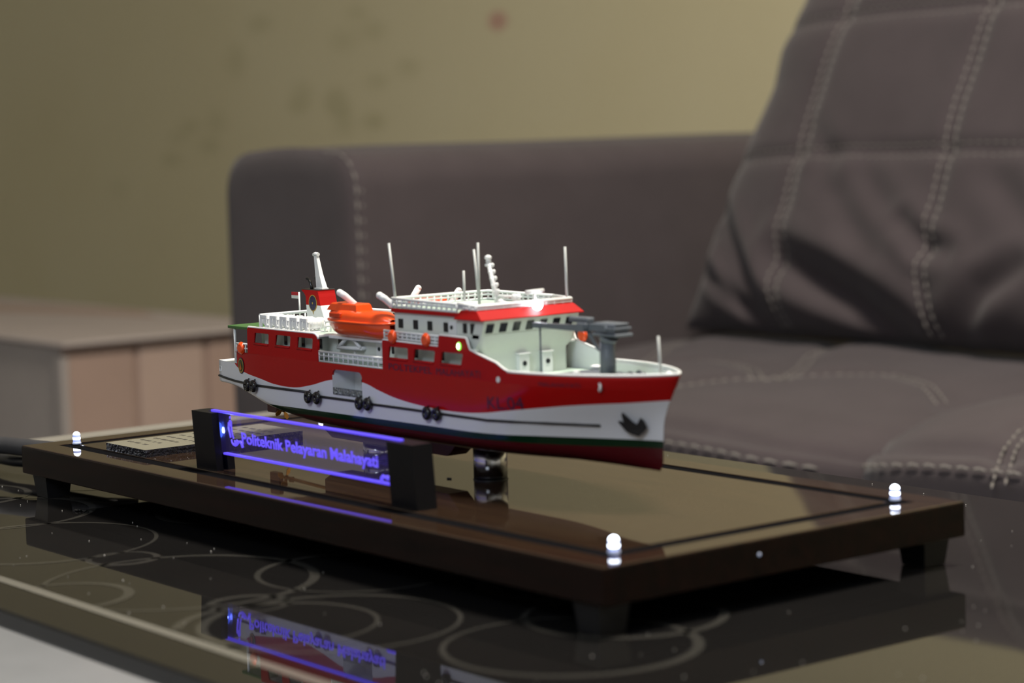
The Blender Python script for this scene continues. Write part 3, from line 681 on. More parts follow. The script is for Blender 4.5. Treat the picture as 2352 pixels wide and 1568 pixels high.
# funnel
F = MB(); fy0, fy1 = .1130, .1255
def frow(z, x0, x1, e=0.0): return [(x0, fy0 - e, z), (x1, fy0 - e, z), (x1, fy1 + e, z), (x0, fy1 + e, z)]
zs = [(.1134, .1812, .2030), (.1272, .1800, .1965), (.1272, .1800, .1965), (.1325, .1797, .1950), (.1345, .1780, .1943), (.1358, .1755, .1940), (.1366, .1752, .1940)]
F.grid([frow(*z) for z in zs[:2]], True, False, 1); F.grid([frow(*z) for z in zs[1:]], True, False, 0); F.quad(frow(*zs[-1]), 2); F.quad(frow(*zs[0]), 1)
fun = obj('funnel', F, [RED, WHITE, BLACK], ship, label='red and white funnel with a round navy badge')
obj('funnel_cap', MB().box(.1750, .1942, fy0 - .0002, fy1 + .0002, .1365, .1370, .0002), BLACK, fun)
E_ = MB(); cx, cz = .1880, .1285
def fdisc(r, rz, t, mi, n=24): E_.prism([(r * math.cos(2 * math.pi * k / n), rz * math.sin(2 * math.pi * k / n)) for k in range(n)], lambda a, b, q: (cx + a, q, cz + b), fy0 - t, fy0, mi)
E_.prism([(-.0009, -.0042), (.0009, -.0042), (0, -.0072)], lambda a, b, q: (cx + a, q, cz + b), fy0 - .0002, fy0, 1)
fdisc(.0046, .0052, .00025, 1); fdisc(.0040, .0046, .00035, 0)
for k in range(3): E_.box(cx - .0036, cx + .0036, fy0 - .0004, fy0 - .0002, cz - .0022 + k * .0021, cz - .0020 + k * .0021, mi=2)
for k in range(3): E_.box(cx - .0022 + k * .0021, cx - .0020 + k * .0021, fy0 - .0004, fy0 - .0002, cz - .0036, cz + .0038, mi=2)
E_.box(cx - .0005, cx + .0005, fy0 - .0005, fy0 - .0002, cz - .0006, cz + .0006, mi=1)
obj('funnel_emblem', E_, [EMBLUE, GOLD, mat('emblem_line', (.05, .05, .10), .5)], fun, label='round navy badge with a gold rim')
for dy in (.1160, .1225): obj('exhaust_pipe', MB().tube([(.1825, dy, .1368), (.1822, dy, .1385), (.1812, dy, .1408), (.1795, dy, .1425), (.1778, dy, .1432), (.1768, dy, .1432)], .0010, 10), TYRE, fun)
ms = MB(); ms.box(.1845, .1935, .1165, .1215, .1368, .1378, .0002)
ms.grid([[(xc - a, .119 - b_, z), (xc + a, .119 - b_, z), (xc + a, .119 + b_, z), (xc - a, .119 + b_, z)] for xc, a, b_, z in ((.1895, .0036, .0018, .1378), (.1870, .0024, .0014, .1460), (.1845, .0014, .0010, .1575))], True, False)
ms.tube([(.1815, .119, .1582), (.1835, .119, .1588), (.1868, .119, .1585)], .0012, 8)
obj('funnel_mast', ms, WHITE, fun)
fg = obj('flag', MB().box(.1478, .1565, YC - .0002, YC + .0002, .1313, .1333), FLAGR, ship, label='small red over white flag on a white staff')
obj('white_band', MB().box(.1478, .1565, YC - .0002, YC + .0002, .1293, .1313), FLAGW, fg)
obj('staff', MB().cyl((.1567, YC, .1135), (.1567, YC, .1335), .0006, n=8), WHITE, fg)
# lifeboat
lb = MB(); by = .0950; L0, L1 = .2355, .3015
def lbrow(x, n=9):
    t = (x - L0) / (L1 - L0); wv = .0098 * min(1, (1 - (max(0, .42 - t) / .42) ** 2.2) ** .7, (1 - (max(0, t - .72) / .30) ** 2.2) ** .7)
    zk = .1126 + .0085 * max(0, (.30 - t) / .30) ** 2 + .0045 * max(0, (t - .85) / .15) ** 2
    return [(x, by + wv * math.sin(math.radians(a)), .1224 - (.1224 - zk) * max(0, math.cos(math.radians(a))) ** .75) for a in [-90 + 180 * i / n for i in range(n + 1)]]
xsb = [L0 + (L1 - L0) * i / 22 for i in range(23)]
lb.grid([lbrow(x) for x in xsb])
boat = obj('lifeboat', lb, ORANGE, ship, label='orange enclosed lifeboat on a white cradle')
gw = MB()
edge_ = [(x, lbrow(x)[0][1] - .0003, .1226) for x in xsb]; gw.tube(edge_ + [(x, 2 * by - y, z) for x, y, z in edge_[::-1]], .0008, 8, True); obj('gunwale', gw, ORANGE, boat)
cp = MB()
def cprow(x, n=10):
    t = (x - L0) / (L1 - L0); wv = lbrow(x)[0][1]; wv = (by - wv) * .93
    hgt = .0072 * min(1, (t + .02) / .12, (1.02 - t) / .12) if t < .5 else .0066 * min(1, ((1.02 - t) / .16) ** .5)
    return [(x, by - wv * math.cos(math.radians(a)) * abs(math.cos(math.radians(a))) ** -.35 if abs(math.cos(math.radians(a))) > .05 else by, .1226 + hgt * abs(math.sin(math.radians(a))) ** .7) for a in [180 * i / n for i in range(n + 1)]]
cp.grid([cprow(x) for x in xsb]); obj('canopy', cp, ORANGE, boat)
cb = MB(); cb.grid([[(a, by - b_, z), (c, by - b_, z), (c, by + b_, z), (a, by + b_, z)] for a, c, b_, z in ((.2405, .2725, .0060, .1285), (.2440, .2712, .0052, .1322), (.2452, .2700, .0046, .1330), (.2560, .2600, .0002, .1331))], True, False); obj('wheelhouse', cb, ORANGE, boat)
obj('hatch', MB().box(.2485, .2600, by - .0098, by - .0070, .1246, .1276, .0004), mat('orange_shade', (.5, .04, .006), .3), boat)
cr = MB()
def beam(p, q, r=.0012): cr.cyl(p, q, r, n=6)
for yy in (.0955, .1020):
    beam((.2415, yy, .1052), (.2665, yy, .1060)); beam((.2415, yy, .1052), (.2530, yy, .1126)); beam((.2665, yy, .1060), (.2560, yy, .1126))
beam((.2420, .0955, .1054), (.2420, .1020, .1054)); beam((.2665, .0955, .1060), (.2665, .1020, .1060)); cr.box(.236, .300, .0925, .0975, .1108, .1128, .0004)
cr.cyl((.2560, .0985, .1058), (.2560, .0985, DK), .0014, n=8)
obj('boat_cradle', cr, WHITE, ship)
for x in (.258, .300):
    dv = MB(); dv.tube([(x, .1060, .1134), (x, .1035, .1230), (x, .0985, .1310), (x - .0025, .0925, .1372), (x - .004, .0900, .1392)], .0021, 10); dv.ball((x - .004, .0900, .1392), .0021); obj('boat_davit', dv, WHITE, ship)
    dv = MB(); dv.tube([(x - .018, .1450, .1134), (x - .018, .1480, .1230), (x - .0175, .1520, .1310), (x - .016, .1556, .1370)], .0021, 10); dv.ball((x - .016, .1556, .1370), .0021); obj('boat_davit', dv, WHITE, ship)
# the starboard lifeboat, mirrored copy
sb = boat.copy(); COL.objects.link(sb); sb.parent = ship; sb.location = (0, 2 * YC - 2 * by + 0, 0); ORI[sb.name] = ORI['lifeboat']
sb['label'] = 'orange lifeboat on the far side of the model'
for ch in list(boat.children):
    c = ch.copy(); COL.objects.link(c); c.parent = sb
# fore deckhouse and bridge deck
fd = MB(); fd.box(.3035, .3905, .0935, 2 * YC - .0935, DK, .1125, .0005)
fore = obj('fore_deckhouse', fd, PALE, ship)
for x in (.3260, .3515, .3790 - .0015): win(fore, x - .0018, x + .0018, .1045, .1105, .0935)
obj('bridge_deck', MB().box(.3045, .3890, PY + .0013, SY - .0013, .1122, .1136, .0003), [WHITE, SAGE], ship, matfn=lambda f: 1 if f.normal.z > .8 else 0)
for y in (PY + .0012, SY - .0012): rails('bridge_deck_railing', [(.3055, y, .1138), (.3600, y, .1134)], .0058, (1, .66, .33), r=.0006, step=.0045, parent=ship)
for x, y, z in ((.3160, PY - .0004, .1166), (.3490, PY - .0004, .1166), (.1455, PY + .0006, .1000), (.3945, SY, .1160)):
    lf = MB(); lf.ball((x, y, z), .0036, .0018, .0042, 16, 10); lf.torus((x, y - .0004, z), (0, 1, 0), .0022, .0014, 16, 8)
    obj('lifebuoy', lf, ORANGE, ship, label='orange lifebuoy hung on the rail')
# bridge
bp = [(.3120, .1134), (.3885, .1134), (.3905, .1150), (.3925, .1175), (.3948, .1215), (.3968, .1285), (.3970, .1293), (.3900, .1315), (.3120, .1315)]
B = MB(); B.prism(bp, lambda a, b, t: (a, t, b), .0892, .1562)
bmesh.ops.bevel(B.bm, geom=[e for e in B.bm.edges if abs(e.verts[0].co.x - e.verts[1].co.x) > 1e-5 and e.verts[0].co.y == e.verts[1].co.y and e.verts[0].co.z > .1315 - 1e-5], offset=.0004, affect='EDGES')
bridge = obj('bridge', B, PALE, ship, label='white bridge house with dark windows under a red visor')
# curved apron below the bridge windows down to the foredeck
apn = [(.3885, DK), (.3915, DK), (.3915, .1120), (.3925, .1150), (.3940, .1180), (.3950, .1212), (.3900, .1212), (.3885, .1150)]
Bn = MB(); Bn.grid([[(.386, YC - h, z), (xf - .0025, YC - h, z), (xf - .0006, YC - h + .0005, z), (xf, YC - h + .0025, z), (xf, YC + h - .0025, z), (xf - .0006, YC + h - .0005, z), (xf - .0025, YC + h, z), (.386, YC + h, z)]
   for z, xf, h in ((DK, .3915, .0288), (.1085, .3915, .0288), (.1105, .3916, .0290), (.1120, .3921, .0306), (.1140, .3927, .0322), (.1165, .3936, .0332), (.1190, .3943, .0335), (.1212, .3949, .0335))], True); obj('bridge_apron', Bn, PALE, bridge)
for x in (.3180, .3327, .3466, .3621): win(bridge, x - .0022, x + .0022, .1216, .1268, .0892)
win(bridge, .3780, .3815, .1218, .1272, .0892)
obj('window', MB().prism([(.3848, .1272), (.3888, .1274), (.3866, .1216), (.3850, .1216)], lambda a, b, t: (a, t, b), .0888, .0896), DARK, bridge)
dr = obj('bridge_door', MB().prism(rrect(.3650, .3725, .1137, .1276, .0008, 3), lambda a, b, t: (a, t, b), .0884, .0894), WHITE, bridge)
obj('porthole', MB().cyl((.3682, .0880, .1244), (.3682, .0886, .1244), .0012, n=14), DARK, dr)
def fx(z): return ip(z, [(.1175, .3925), (.1215, .3948), (.1285, .3968), (.1315, .3970)][0:4]) if False else (.3948 + (.3968 - .3948) * (z - .1215) / .007)
for i in range(7):
    y = .0940 + i * .0093
    q = [(y - .0027, .1222), (y + .0021, .1222), (y + .0027, .1271), (y - .0021, .1271)]
    obj('window', MB().prism(q, lambda a, b, t: (fx(b) + t, a, b), -.0004, .0004), DARK, bridge)
for y, in ((.1185,), (.1350,)):
    lk = MB(); lk.prism([(-.0034, 0), (.0034, 0), (.0034, .0105), (.0026, .0118), (-.0026, .0118), (-.0034, .0105)], lambda a, b, t: (t, y + a, DK + b), .3905, .3945)
    lk.box(.3905, .3952, y - .0042, y + .0042, .1085, .1093, .0002)
    k_ = obj('front_door', lk, WHITE, bridge); obj('porthole', MB().cyl((.3940, y, .1035), (.3949, y, .1035), .0014, n=14), DARK, k_)
# roof, visor, compass deck
obj('roof', MB().box(.3108, .3760, .0872, 2 * YC - .0872, .1305, .1328, .0003), [RED, SAGE], bridge, matfn=lambda f: 1 if f.normal.z > .8 else 0)
V = MB(); V.grid([[(a, YC - h, z), (c, YC - h, z), (c, YC + h, z), (a, YC + h, z)] for a, c, h, z in ((.374, .390, .030, .1292), (.3728, .3982, .0362, .1292), (.3730, .3982, .0362, .1298), (.3768, .3918, .0342, .1342), (.3770, .3912, .0338, .1344), (.38, .389, .02, .1344))], True, False)
obj('visor', V, RED, bridge, label='red sloping visor round the bridge roof')
zp = .1328
rails('roof_railing', [(.3740, .0882, zp), (.3114, .0882, zp), (.3114, .1572, zp), (.3740, .1572, zp)], .005, (1, .62, .14), r=.00075, step=.0048, parent=bridge, hs=[.0046, .0054, .0052, .0048])
rails('roof_railing', [(.3740, .0890, .1344), (.3905, .0893, .1344), (.3905, .1561, .1344), (.3740, .1564, .1344)], .0026, (1, .35), r=.0009, step=.0060, parent=bridge, hs=[.0030, .0024, .0024, .0030])
rt = MB(); rt.box(.3335, .3440, .115, .128, .1326, .1352, .0006); rt.box(.352, .357, .110, .116, .1326, .1356, .0006); rt.ball((.371, .121, .1362), .0020); rt.ball((.374, .1215, .1357), .0014); rt.box(.318, .323, .093, .1, .1326, .1350, .0005)
obj('roof_fittings', rt, WHITE, bridge)
for x, y, z0, tx, z1 in ((.3125, .0900, .1335, .3072, .1698), (.3345, YC, .1328, .3344, .1528), (.3475, YC + .0010, .1328, .3435, .1652), (.3498, YC - .0010, .1328, .3503, .1693), (.3885, .1550, .1335, .3876, .1660)):
    obj('antenna', MB().cyl((x, y, z0), (tx, y, z1), .00085, .00075, n=8), ROD, bridge)
m_ = MB(); a0, a1 = Vector((.3668, YC, .1328)), Vector((.3585, YC, .1585)); m_.cyl(a0, a1, .0017, .0013, n=10); m_.cyl(a1, a1 + Vector((-.0002, 0, .0012)), .0018, .0013, n=10)
m_.ball(a1 + Vector((-.0003, 0, .0024)), .0021, .0021, .0016)
m_.ball(a0.lerp(a1, .93) + Vector((-.0020, -.0006, 0)), .0009)
for k in range(6):
    p = a0.lerp(a1, .22 + .142 * k); m_.ball(p + Vector((.0016, .0010, 0)), .0011, .0011, .0013, 10, 7); m_.ball(p + Vector((.0002, -.0010, -.0003)), .0009, u=8, v=6)
m_.cyl((.3665, YC, .1392), (.3800, YC + .002, .1396), .0009, n=8)
obj('signal_mast', m_, WHITE, bridge, label='white leaning mast beaded with small lamps')
dm = MB(); dm.cyl((.3815, YC + .001, .1330), (.3815, YC + .001, .1385), .0013, .0017, n=10); dm.ball((.3815, YC, .1395), .0019); dm.ball((.3830, YC + .0015, .1395), .0019); obj('radome', dm, WHITE, bridge)
rd = MB(); rd.cyl((.4008 - .006, YC + .004, .1344), (.4008 - .006, YC + .004, .1425), .0008, n=8); rd.tube([(.3948, YC - .0022, .1429), (.3948, YC + .0102, .1432)], .0010, 8); obj('radar_scanner', rd, WHITE, bridge, label='white T-shaped radar scanner')
wl = obj('white_lamp', MB().ball((.3944, .1288, .1352), .0029, .0029, .0029), SPOT, bridge, label='dazzling white lamp on the front rail of the roof')
pl_ = bpy.data.lights.new('ship_led_light', 'POINT'); pl_.energy = 0.004; pl_.color = (.82, .9, 1); pl_.shadow_soft_size = .003
po = bpy.data.objects.new('ship_led_light', pl_); COL.objects.link(po); po.location = (.3990, .1280, .1362)
gl = obj('green_lamp', MB().ball((.3798, PY - .0002, .1149), .0018, .0011, .0023), GRNLED, ship, label='glowing green side lamp on the red plate')
obj('lamp_core', MB().ball((.3800, PY - .0009, .1149), .0012, .0006, .0016), GRNCORE, gl)
# foredeck gear
hd = MB(); hd.box(.4250, .4520, .1050, .1420, DK, .1003, .0006); obj('cargo_hatch', hd, GREY, ship)
for x, y, z, r in ((.4520, .1330, .1003, .0024), (.4440, .1150, .1003, .0022), (.4300, .1405, .1003, .0034)):
    v_ = MB(); v_.cyl((x, y, DK), (x, y, z + .0014), r * .55, n=12); v_.ball((x, y, z + .0018), r, r, .0011); obj('mushroom_vent', v_, WHITE, ship)
wn_ = MB()
for y in (.112, .118, .1275, .1335): wn_.cyl((.4735, y, .1005), (.4735, y + .0012, .1005), .0030, n=16)
wn_.cyl((.4735, .108, .1005), (.4735, .138, .1005), .0016, n=12); wn_.cyl((.4735, .1195, .1005), (.4735, .1270, .1005), .0024, n=14); wn_.box(.4700, .4770, .112, .134, DK, .0990)
obj('anchor_winch', wn_, GREY, ship)
fp = MB(); fp.box(.4860, .5030, .1145, .1310, DK, .1015, .0006); fp.ball((.5090, .1235, .1050), .0018, .0018, .0014); fp.box(.4905, .4985, .1100, .1355, DK, .0992, .0004); obj('forepeak_platform', fp, WHITE, ship)
obj('jackstaff', MB().cyl((.5037, YC, .1010), (.5022, YC, .1242), .0008, .0007, n=8), ROD, ship, label='grey rod standing at the bow')
# crane
ck = MB(); cxp = .4613
ck.cyl((cxp, YC, DK), (cxp, YC, .1195), .0044, .0042, n=20); ck.cyl((cxp, YC, .1195), (cxp + .0015, YC, .1224), .0044, .0056, n=20); ck.box(.4555, .4755, YC - .0062, YC + .0062, .1224, .1240, .0005)
ck.cyl((cxp, YC, DK), (cxp, YC, .0995), .0062, n=20)
crane = obj('crane_pedestal', ck, GREY, ship, label='grey crane pedestal on the foredeck')
tu = MB(); tu.box(.4570, .4735, YC - .0052, YC + .0052, .1240, .1290, .0006); tu.box(.4640, .4745, YC - .0060, YC + .0060, .1260, .1272, .0003); tu.box(.4560, .4740, YC - .0046, YC + .0046, .1285, .1294, .0004); tu.cyl((.4665, YC - .0068, .1265), (.4665, YC + .0068, .1265), .0016, n=10)
obj('crane_turret', tu, GREY, crane)
bo_ = MB()
def bar(mb, p, q, w0, h0, w1, h1):
    p, q = Vector(p), Vector(q); d_ = (q - p).normalized(); up = Vector((0, 0, 1)); sd = d_.cross(up).normalized(); up = sd.cross(d_)
    mb.grid([[c - sd * w_ - up * h_, c + sd * w_ - up * h_, c + sd * w_ + up * h_, c - sd * w_ + up * h_] for c, w_, h_ in ((p, .0001, .0001), (p, w0, h0), (q, w1, h1), (q, .0001, .0001))], True, False)
bar(bo_, (.4640, YC, .1268), (.4440, YC, .1258), .0022, .0017, .0018, .0019); bar(bo_, (.4470, YC - .0030, .1256), (.4075, YC - .0030, .1253), .0016, .0019, .0011, .0012)
bo_.box(.4030, .4095, YC - .0050, YC - .0012, .1238, .1268, .0004); bo_.box(.4320, .4480, YC - .0028, YC + .0028, .1282, .1312, .0006); bo_.box(.4400, .4480, YC - .0040, YC + .0030, .1250, .1285, .0006)
bo_.tube([(.4440, YC, .1250), (.4475, YC, .1215), (.4530, YC, .1150), (.4580, YC, .1130)], .0010, 8)
obj('crane_boom', bo_, GREY, crane)
obj('crane_fall', MB().cyl((.4076, YC - .0030, DK), (.4076, YC - .0030, .1245), .00055, n=8), GREY, crane)

# ------------------------------------------------------------------ sofa
XF = (1.33, Vector((-.4531, .2117, -.0768)))
UF = (FZ - XF[1].z) / XF[0]   # the floor in furniture units
sofa = empty('sofa', (-.25, 1.62, FZ), 'brown suede sofa with pale double stitching, behind the coffee table', 'sofa')
AX0, AX1, AY0, AY1, AZ = -.612, -.377, .520, 1.330, .2165
def armprof(ins, z0=-.245):
    x0, x1, zt_, r = AX0 + ins, AX1 - ins, AZ - ins, .036
    P = [(x1, z0), (x1, -.1), (x1 + .003, .02)]
    P += [(x1 - r + r * math.cos(math.radians(a)), zt_ - r + r * math.sin(math.radians(a))) for a in range(0, 91, 10)]
    n = 8
    P += [(x1 - r + (x0 + r - x1 + r) * k / n, zt_ + .004 * math.sin(math.pi * k / n)) for k in range(1, n)]
    P += [(x0 + r - r * math.cos(math.radians(a)), zt_ - r + r * math.sin(math.radians(a))) for a in range(90, -1, -10)]
    P += [(x0 - .002, .02), (x0, -.1), (x0, z0)]
    return P
am = MB(); ys = [(AY0 + .022, .0), (AY0 + .10, -.001), (.8, .0), (1.1, -.001), (AY1, 0.0)]
am.grid([[(x, y, z) for x, z in armprof(i)] for y, i in ys], closed_u=True); obj('arm', am, FABRIC, sofa)
fp_ = MB()
rowsf = [(AY0 + .024, .0000), (AY0 + .012, -.0012), (AY0 + .005, .0012), (AY0 + .001, .006), (AY0 - .001, .013), (AY0 - .0015, .024)]
V_ = fp_.grid([[(x, y, z) for x, z in armprof(i)] for y, i in rowsf], closed_u=True); fp_.bm.faces.new(V_[-1]); panel_ = obj('arm_front_panel', fp_, FABRIC, sofa)
def dashes(mb, path, normals, L=.010, gap=.005, r=.0016, lift=.0):
    P = [Vector(p) for p in path]; acc = 0.0; nxt = 0.0; on = None
    for i in range(len(P) - 1):
        a, b_ = P[i], P[i + 1]; seg = (b_ - a).length
        if seg < 1e-9: continue
        while nxt < acc + seg:
            p = a.lerp(b_, (nxt - acc) / seg); d_ = (b_ - a).normalized(); nn = Vector(normals[i]) if isinstance(normals, list) else Vector(normals)
            p = p + nn * lift
            mb.cyl(p - d_ * L * .5 - nn * r * .4, p + nn * r * .35, r * .45, r, n=6); mb.cyl(p + nn * r * .35, p + d_ * L * .5 - nn * r * .4, r, r * .45, n=6)
            nxt += L + gap
        acc += seg
st = MB(); seam = [(x, z) for x, z in armprof(.0008)]
seam = [q for q in seam if q[1] > -.12 and q[0] > AX1 - .075]
for yy in (AY0 + .0055, AY0 + .0115): dashes(st, [(x, yy, z) for x, z in seam], [(1, 0, .4)] * len(seam), .010, .004, .0014, .0006)
o = obj('arm_stitching', st, STITCH, sofa, merge=False); o['kind'] = 'stuff'
# seat cushions
def seatz(x, y, xc, hw):
    base_ = ip(y, [(.50, -.016), (.54, -.006), (.62, .008), (.75, .014), (.95, .024), (1.2, .028)])
    cr_ = max(0, 1 - abs((x - xc) / hw) ** 6.0)
    if xc > .3: base_ += (.020 - .012 * math.exp(-max(0, y - .5) / .05)) * (1 - sm((y - .68) / .2)); cr_ = max(0, 1 - abs((x - xc) / hw) ** 5.0) * 1.3 - .35
    return base_ - .018 + .018 * cr_
JX = .2175
def fy(x, y): return y + .060 * max(0, 1 - abs(x - JX) / .085) ** 2 * math.exp(-max(0, y - .52) / .09)
curvesC = [[(-.216, .734), (-.281, .82), (-.327, .897)], [(-.085, .60), (-.075, .655), (-.066, .705), (-.042, .748), (-.005, .776), (.051, .784), (.117, .755), (.181, .707)], [(-.046, .72), (-.09, .755), (-.131, .768), (-.175, .769), (-.20, .74)], [(-.032, .73), (-.06, .785), (-.104, .844), (-.144, .945)],
           [(.402, .507), (.375, .55), (.361, .582), (.35, .66), (.36, .74)], [(.55, .60), (.50, .70), (.52, .80), (.62, .84), (.70, .80)]]
def dist(x, y):
    dmin = 9
    for c in curvesC:
        for (a, b_), (e, f) in zip(c, c[1:]):
            l2 = (e - a) ** 2 + (f - b_) ** 2; t = max(0, min(1, ((x - a) * (e - a) + (y - b_) * (f - b_)) / l2)); dmin = min(dmin, math.hypot(x - a - t * (e - a), y - b_ - t * (f - b_)))
    return dmin
def cushion(x0, x1):
    xc, hw = (x0 + x1) / 2, (x1 - x0) / 2
    mb = MB(); nx = 64
    U = [x0 + (x1 - x0) * i / nx for i in range(nx + 1)]
    Yt = [.522 + .0 + (1.18 - .522) * k / 66 for k in range(67)]
    rows_ = []
    for k, z in enumerate((-.16, -.13, -.09)): rows_.append([(x, .528, z) for x in U])
    rows_.append([(x, .521, seatz(x, .52, xc, hw) - .030) for x in U]); rows_.append([(x, .516, seatz(x, .52, xc, hw) - .012) for x in U])
    rows_.append([(x, .5185, seatz(x, .52, xc, hw) - .0045) for x in U])
    for y in Yt[0:]:
        rows_.append([(x, y, seatz(x, y, xc, hw) - .006 * math.exp(-(dist(x, y) / .010) ** 2) - .0120 * math.exp(-((y - .543) / .007) ** 2) + .0025 * math.sin(x * 23 + y * 7) * math.sin(y * 19 - x * 5)) for x in U])
    rows_.append([(x, 1.18, -.16) for x in U])
    rows_ = [[(x, fy(x, y), z) for x, y, z in r] for r in rows_]
    V_ = mb.grid(rows_)
    mb.bm.faces.new([r[0] for r in V_]); mb.bm.faces.new([r[-1] for r in V_][::-1])
    return mb, xc, hw
seats = []
for x0, x1 in ((-.376, .2165), (.2185, .86)):
    mb, xc, hw = cushion(x0, x1); o = obj('seat_cushion', mb, FABRIC, sofa); seats.append((x0, x1, xc, hw))
st = MB()
for x0, x1, xc, hw in seats:
    xx = [x0 + .02 + (x1 - x0 - .04) * i / 60 for i in range(61)]
    dashes(st, [(x, fy(x, .5165), seatz(x, .52, xc, hw) - .004) for x in xx], (0, -.6, .8), .0120, .0030, .0014, .0006)
    for c in curvesC:
        dense = []
        for (a, b_), (e, f) in zip(c, c[1:]): dense += [(a + (e - a) * i / 8, b_ + (f - b_) * i / 8) for i in range(8)]
        if not (x0 < dense[0][0] < x1): continue
        for off in (-.0045, .0045):
            pth_ = []
            for i in range(len(dense) - 1):
                d_ = Vector((dense[i + 1][0] - dense[i][0], dense[i + 1][1] - dense[i][1])).normalized(); x, y = dense[i][0] - d_.y * off, dense[i][1] + d_.x * off
                pth_.append((x, y, seatz(x, y, xc, hw) - .0045 + .0025 * math.sin(x * 23 + y * 7) * math.sin(y * 19 - x * 5)))
            dashes(st, pth_, (0, 0, 1), .0085, .0030, .0011, .0004)
o = obj('seat_stitching', st, STITCH, sofa, merge=False); o['kind'] = 'stuff'
sbm = MB(); sbm.box(AX1 - .01, 1.0, .545, 1.33, -.245, -.155, .01, 2); obj('sofa_base', sbm, FABRIC, sofa)
bk = MB(); bk.box(AX0 + .05, 1.0, 1.20, 1.36, -.245, .205, .035, 4); obj('backrest', bk, FABRIC, sofa)
for x in (AX0 + .05, .95):
    for y in (.58, 1.28): obj('sofa_leg', MB().cyl((x, y, UF), (x, y, -.240), .018, .025, 12), BLACK, sofa)

# ------------------------------------------------------------------ back cushion
cush = empty('back_cushion', (-.50, 1.55, -.055), 'large brown suede cushion with pale stitched seams in a grid, leaning on the sofa seat', 'cushion')
LEAN = math.radians(21.5); UPV = Vector((0, math.sin(LEAN), math.cos(LEAN))); NV = Vector((0, -math.cos(LEAN), math.sin(LEAN)))
PH = .395; PX1 = .40
def pleft(v):  # left edge against height along the cushion
    return ip(v, [(0, -.340), (.02, -.333), (.05, -.322), (.118, -.316), (.169, -.309), (.21, -.300), (.252, -.290), (.29, -.292), (.341, -.280), (.395, -.278)])
VS = [-.187, .005, .197]; HS = [.170, .312]
def vseam(k, v): return k + .10 * max(0, v - .22) + (.012 * max(0, 1 - v / .05))
FOLDS = [([(-.301, .118), (-.24, .055), (-.194, .004)], .010, .011), ([(-.297, .090), (-.235, .024), (-.210, .005)], .008, .008), ([(-.296, .054), (-.255, .028), (-.224, .011)], .007, .008),
         ([(-.183, .066), (-.137, .050), (-.079, .031), (-.022, .003)], .018, .016), ([(-.026, .100), (.001, .080), (.03, .075)], .008, .010), ([(-.09, .146), (-.038, .104)], .004, .012), ([(-.173, .191), (-.135, .164)], .004, .012),
         ([(.111, .063), (.073, .042), (.04, .005)], .009, .012), ([(-.15, .150), (-.11, .120), (-.06, .07)], .004, .014), ([(.06, .15), (.12, .10)], .004, .014)]
def foldt(x, v):
    t = 0
    for P_, dep, wd in FOLDS:
        dm, tt = 9, 0; n_ = len(P_) - 1
        for i, ((a, b_), (e, f)) in enumerate(zip(P_, P_[1:])):
            l2 = (e - a) ** 2 + (f - b_) ** 2; q = max(0, min(1, ((x - a) * (e - a) + (v - b_) * (f - b_)) / l2)); dd_ = math.hypot(x - a - q * (e - a), v - b_ - q * (f - b_))
            if dd_ < dm: dm, tt = dd_, (i + q) / n_
        if dm < .06: t += dep * (.35 + .65 * math.sin(math.pi * min(1, max(0, tt * .8 + .1)))) * (-math.exp(-(dm / wd) ** 2) + .45 * math.exp(-((dm - 1.9 * wd) / wd) ** 2))
    return t
def pill(u, v, side):
    x0, x1 = pleft(v), PX1; x = x0 + (x1 - x0) * u; vv = v / PH
    e = max(0, 1 - abs(2 * u - 1) ** 4.5) ** .5; ev = max(0, 1 - abs(2 * vv - 1) ** 5.0) ** .5
    t = .058 * e * (.30 + .70 * ev) * ev ** .4
    if side > 0:
        es = min(1, e * 1.6)
        for k in VS: t -= .0055 * math.exp(-((x - vseam(k, v)) / .010) ** 2) * es
        for k in HS: t -= .0045 * math.exp(-((v - k) / .009) ** 2) * es
        t += foldt(x, v) * es + .0022 * math.sin(x * 31 + v * 22) * math.sin(v * 27 - x * 11) * es
    else: t = -.45 * t
    return Vector((x, .900, .0245)) + UPV * v + NV * t
pm = MB(); NU, NVv = 140, 100
for s_ in (1, -1):
    pm.grid([[pill(i / NU, PH * j / NVv, s_) for i in range(NU + 1)] for j in range(NVv + 1)])
obj('cushion_cover', pm, FABRIC, cush)
st = MB()
def pt(x, v):
    x0 = pleft(v); return pill((x - x0) / (PX1 - x0), v, 1)
for k in VS:
    for off in (-.0060, .0060): dashes(st, [pt(vseam(k, v) + off, v) for v in [.006 + .383 * i / 70 for i in range(71)]], tuple(NV), .0070, .0026, .0012, .0004)
for k in HS:
    for off in (-.0058, .0058): dashes(st, [pt(x, k + off) for x in [-.285 + .67 * i / 90 for i in range(91)]], tuple(NV), .0065, .0030, .0009, .0000)
o = obj('cushion_stitching', st, STITCH, cush, merge=False); o['kind'] = 'stuff'

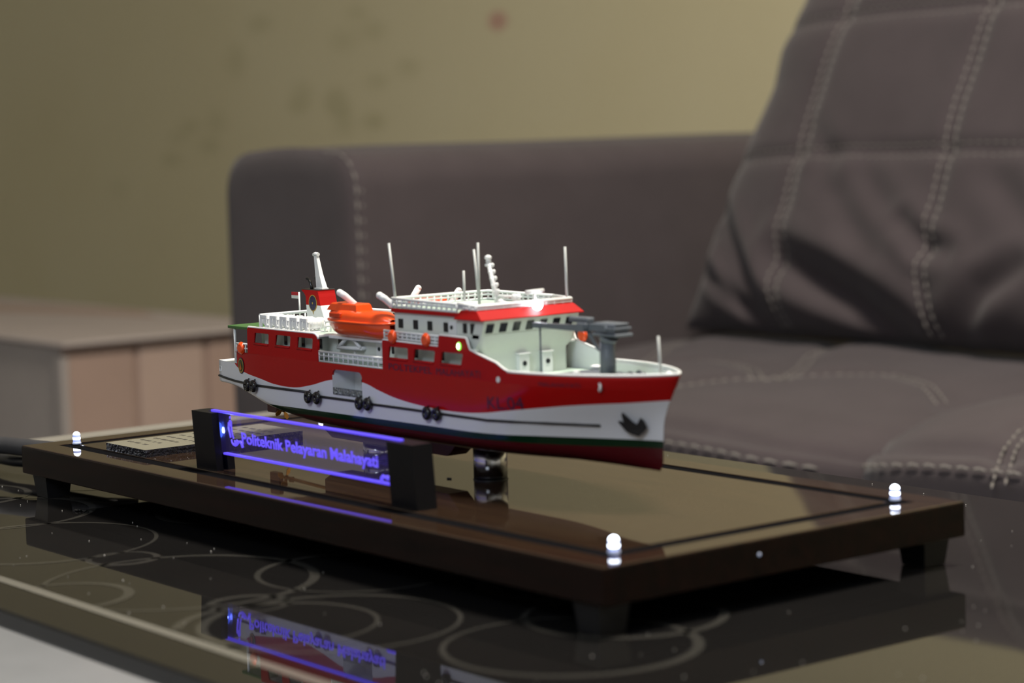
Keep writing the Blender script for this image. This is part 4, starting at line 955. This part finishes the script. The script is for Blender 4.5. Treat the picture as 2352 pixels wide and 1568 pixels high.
# ------------------------------------------------------------------ box by the wall
bx = empty('cardboard_box', (-3.10, 1.52, FZ), 'pale pinkish lidded cardboard box on the floor left of the sofa', 'box')
CX1, CX0, CY0, CY1, CZ = -1.425, -2.45, .735, 1.10, -.040
obj('box_body', MB().box(CX0, CX1 - .030, CY0 + .012, CY1 - .01, UF, CZ - .007, .003), [CLOTHG, CLOTHB], bx, matfn=lambda f: 1 if f.normal.x > .5 else 0)
obj('box_lid', MB().box(CX0 - .01, CX1, CY0, CY1, CZ - .006, CZ, .002), LIDM, bx)
for i in range(3):
    y0 = CY0 + .016 + i * .112
    obj('side_panel', MB().box(CX1 - .032, CX1 - .024, y0, y0 + .104, UF + .003, CZ - .010, .003), (CLOTHB, PATCH, CLOTHB)[i], bx)
obj('corner_strip', MB().box(CX1 - .045, CX1 - .022, CY0 + .006, CY0 + .018, UF + .002, CZ - .02, .002), CLOTHG, bx)
obj('lid_tape', MB().prism([(CX0 + .1, CY0 + .12), (CX1 - .30, CY1 - .06), (CX1 - .42, CY1 - .02), (CX0 - .005, CY0 + .20)], lambda a, b, t: (a, b, t), CZ, CZ + .0015), PATCH, bx)

XF = None
# ------------------------------------------------------------------ power lead at the left of the base
cb_ = empty('power_lead', (-.12, .07, 0), 'black power lead with a thick plug, lying on the glass table left of the base', 'cable')
ct = MB()
ct.tube([(-.0012, .078, .0200), (-.025, .064, .0205), (-.05, .046, .0208), (-.0704, .0362, .0215), (-.0875, .0328, .0215), (-.0981, .0294, .0215), (-.112, .012, .0205), (-.135, -.02, .019)], .006, 14, radii=[.005, .0056, .0060, .0062, .0062, .0062, .0062, .0062]); obj('plug', ct, ADAPT, cb_)
ct = MB(); ct.tube([(-.020, .095, .0200), (-.030, .075, .0180), (-.050, .055, .0130), (-.0750, .0420, .0100), (-.0936, .0370, .0098), (-.1164, .0370, .0095), (-.161, .041, .0080), (-.25, .03, .0060)], .0040, 12); obj('cord', ct, CABLE, cb_)

# a bit of dark fluff lying on the table by the left foot
d = MB()
for x, y, r in ((.086, -.004, .0021), (.0905, -.0015, .0014), (.094, .001, .0009)):
    for q in range(5): d.ball((x + random.uniform(-r, r), y + random.uniform(-r, r) * .6, r * .35), r * random.uniform(.4, .7), r * .5, r * .35, 7, 5)
props(obj('fluff', d, DUSTM, loc=(.09, -.002, 0), merge=False), label='tuft of dark fluff on the glass table right of the left foot of the base', category='fluff', kind='stuff')
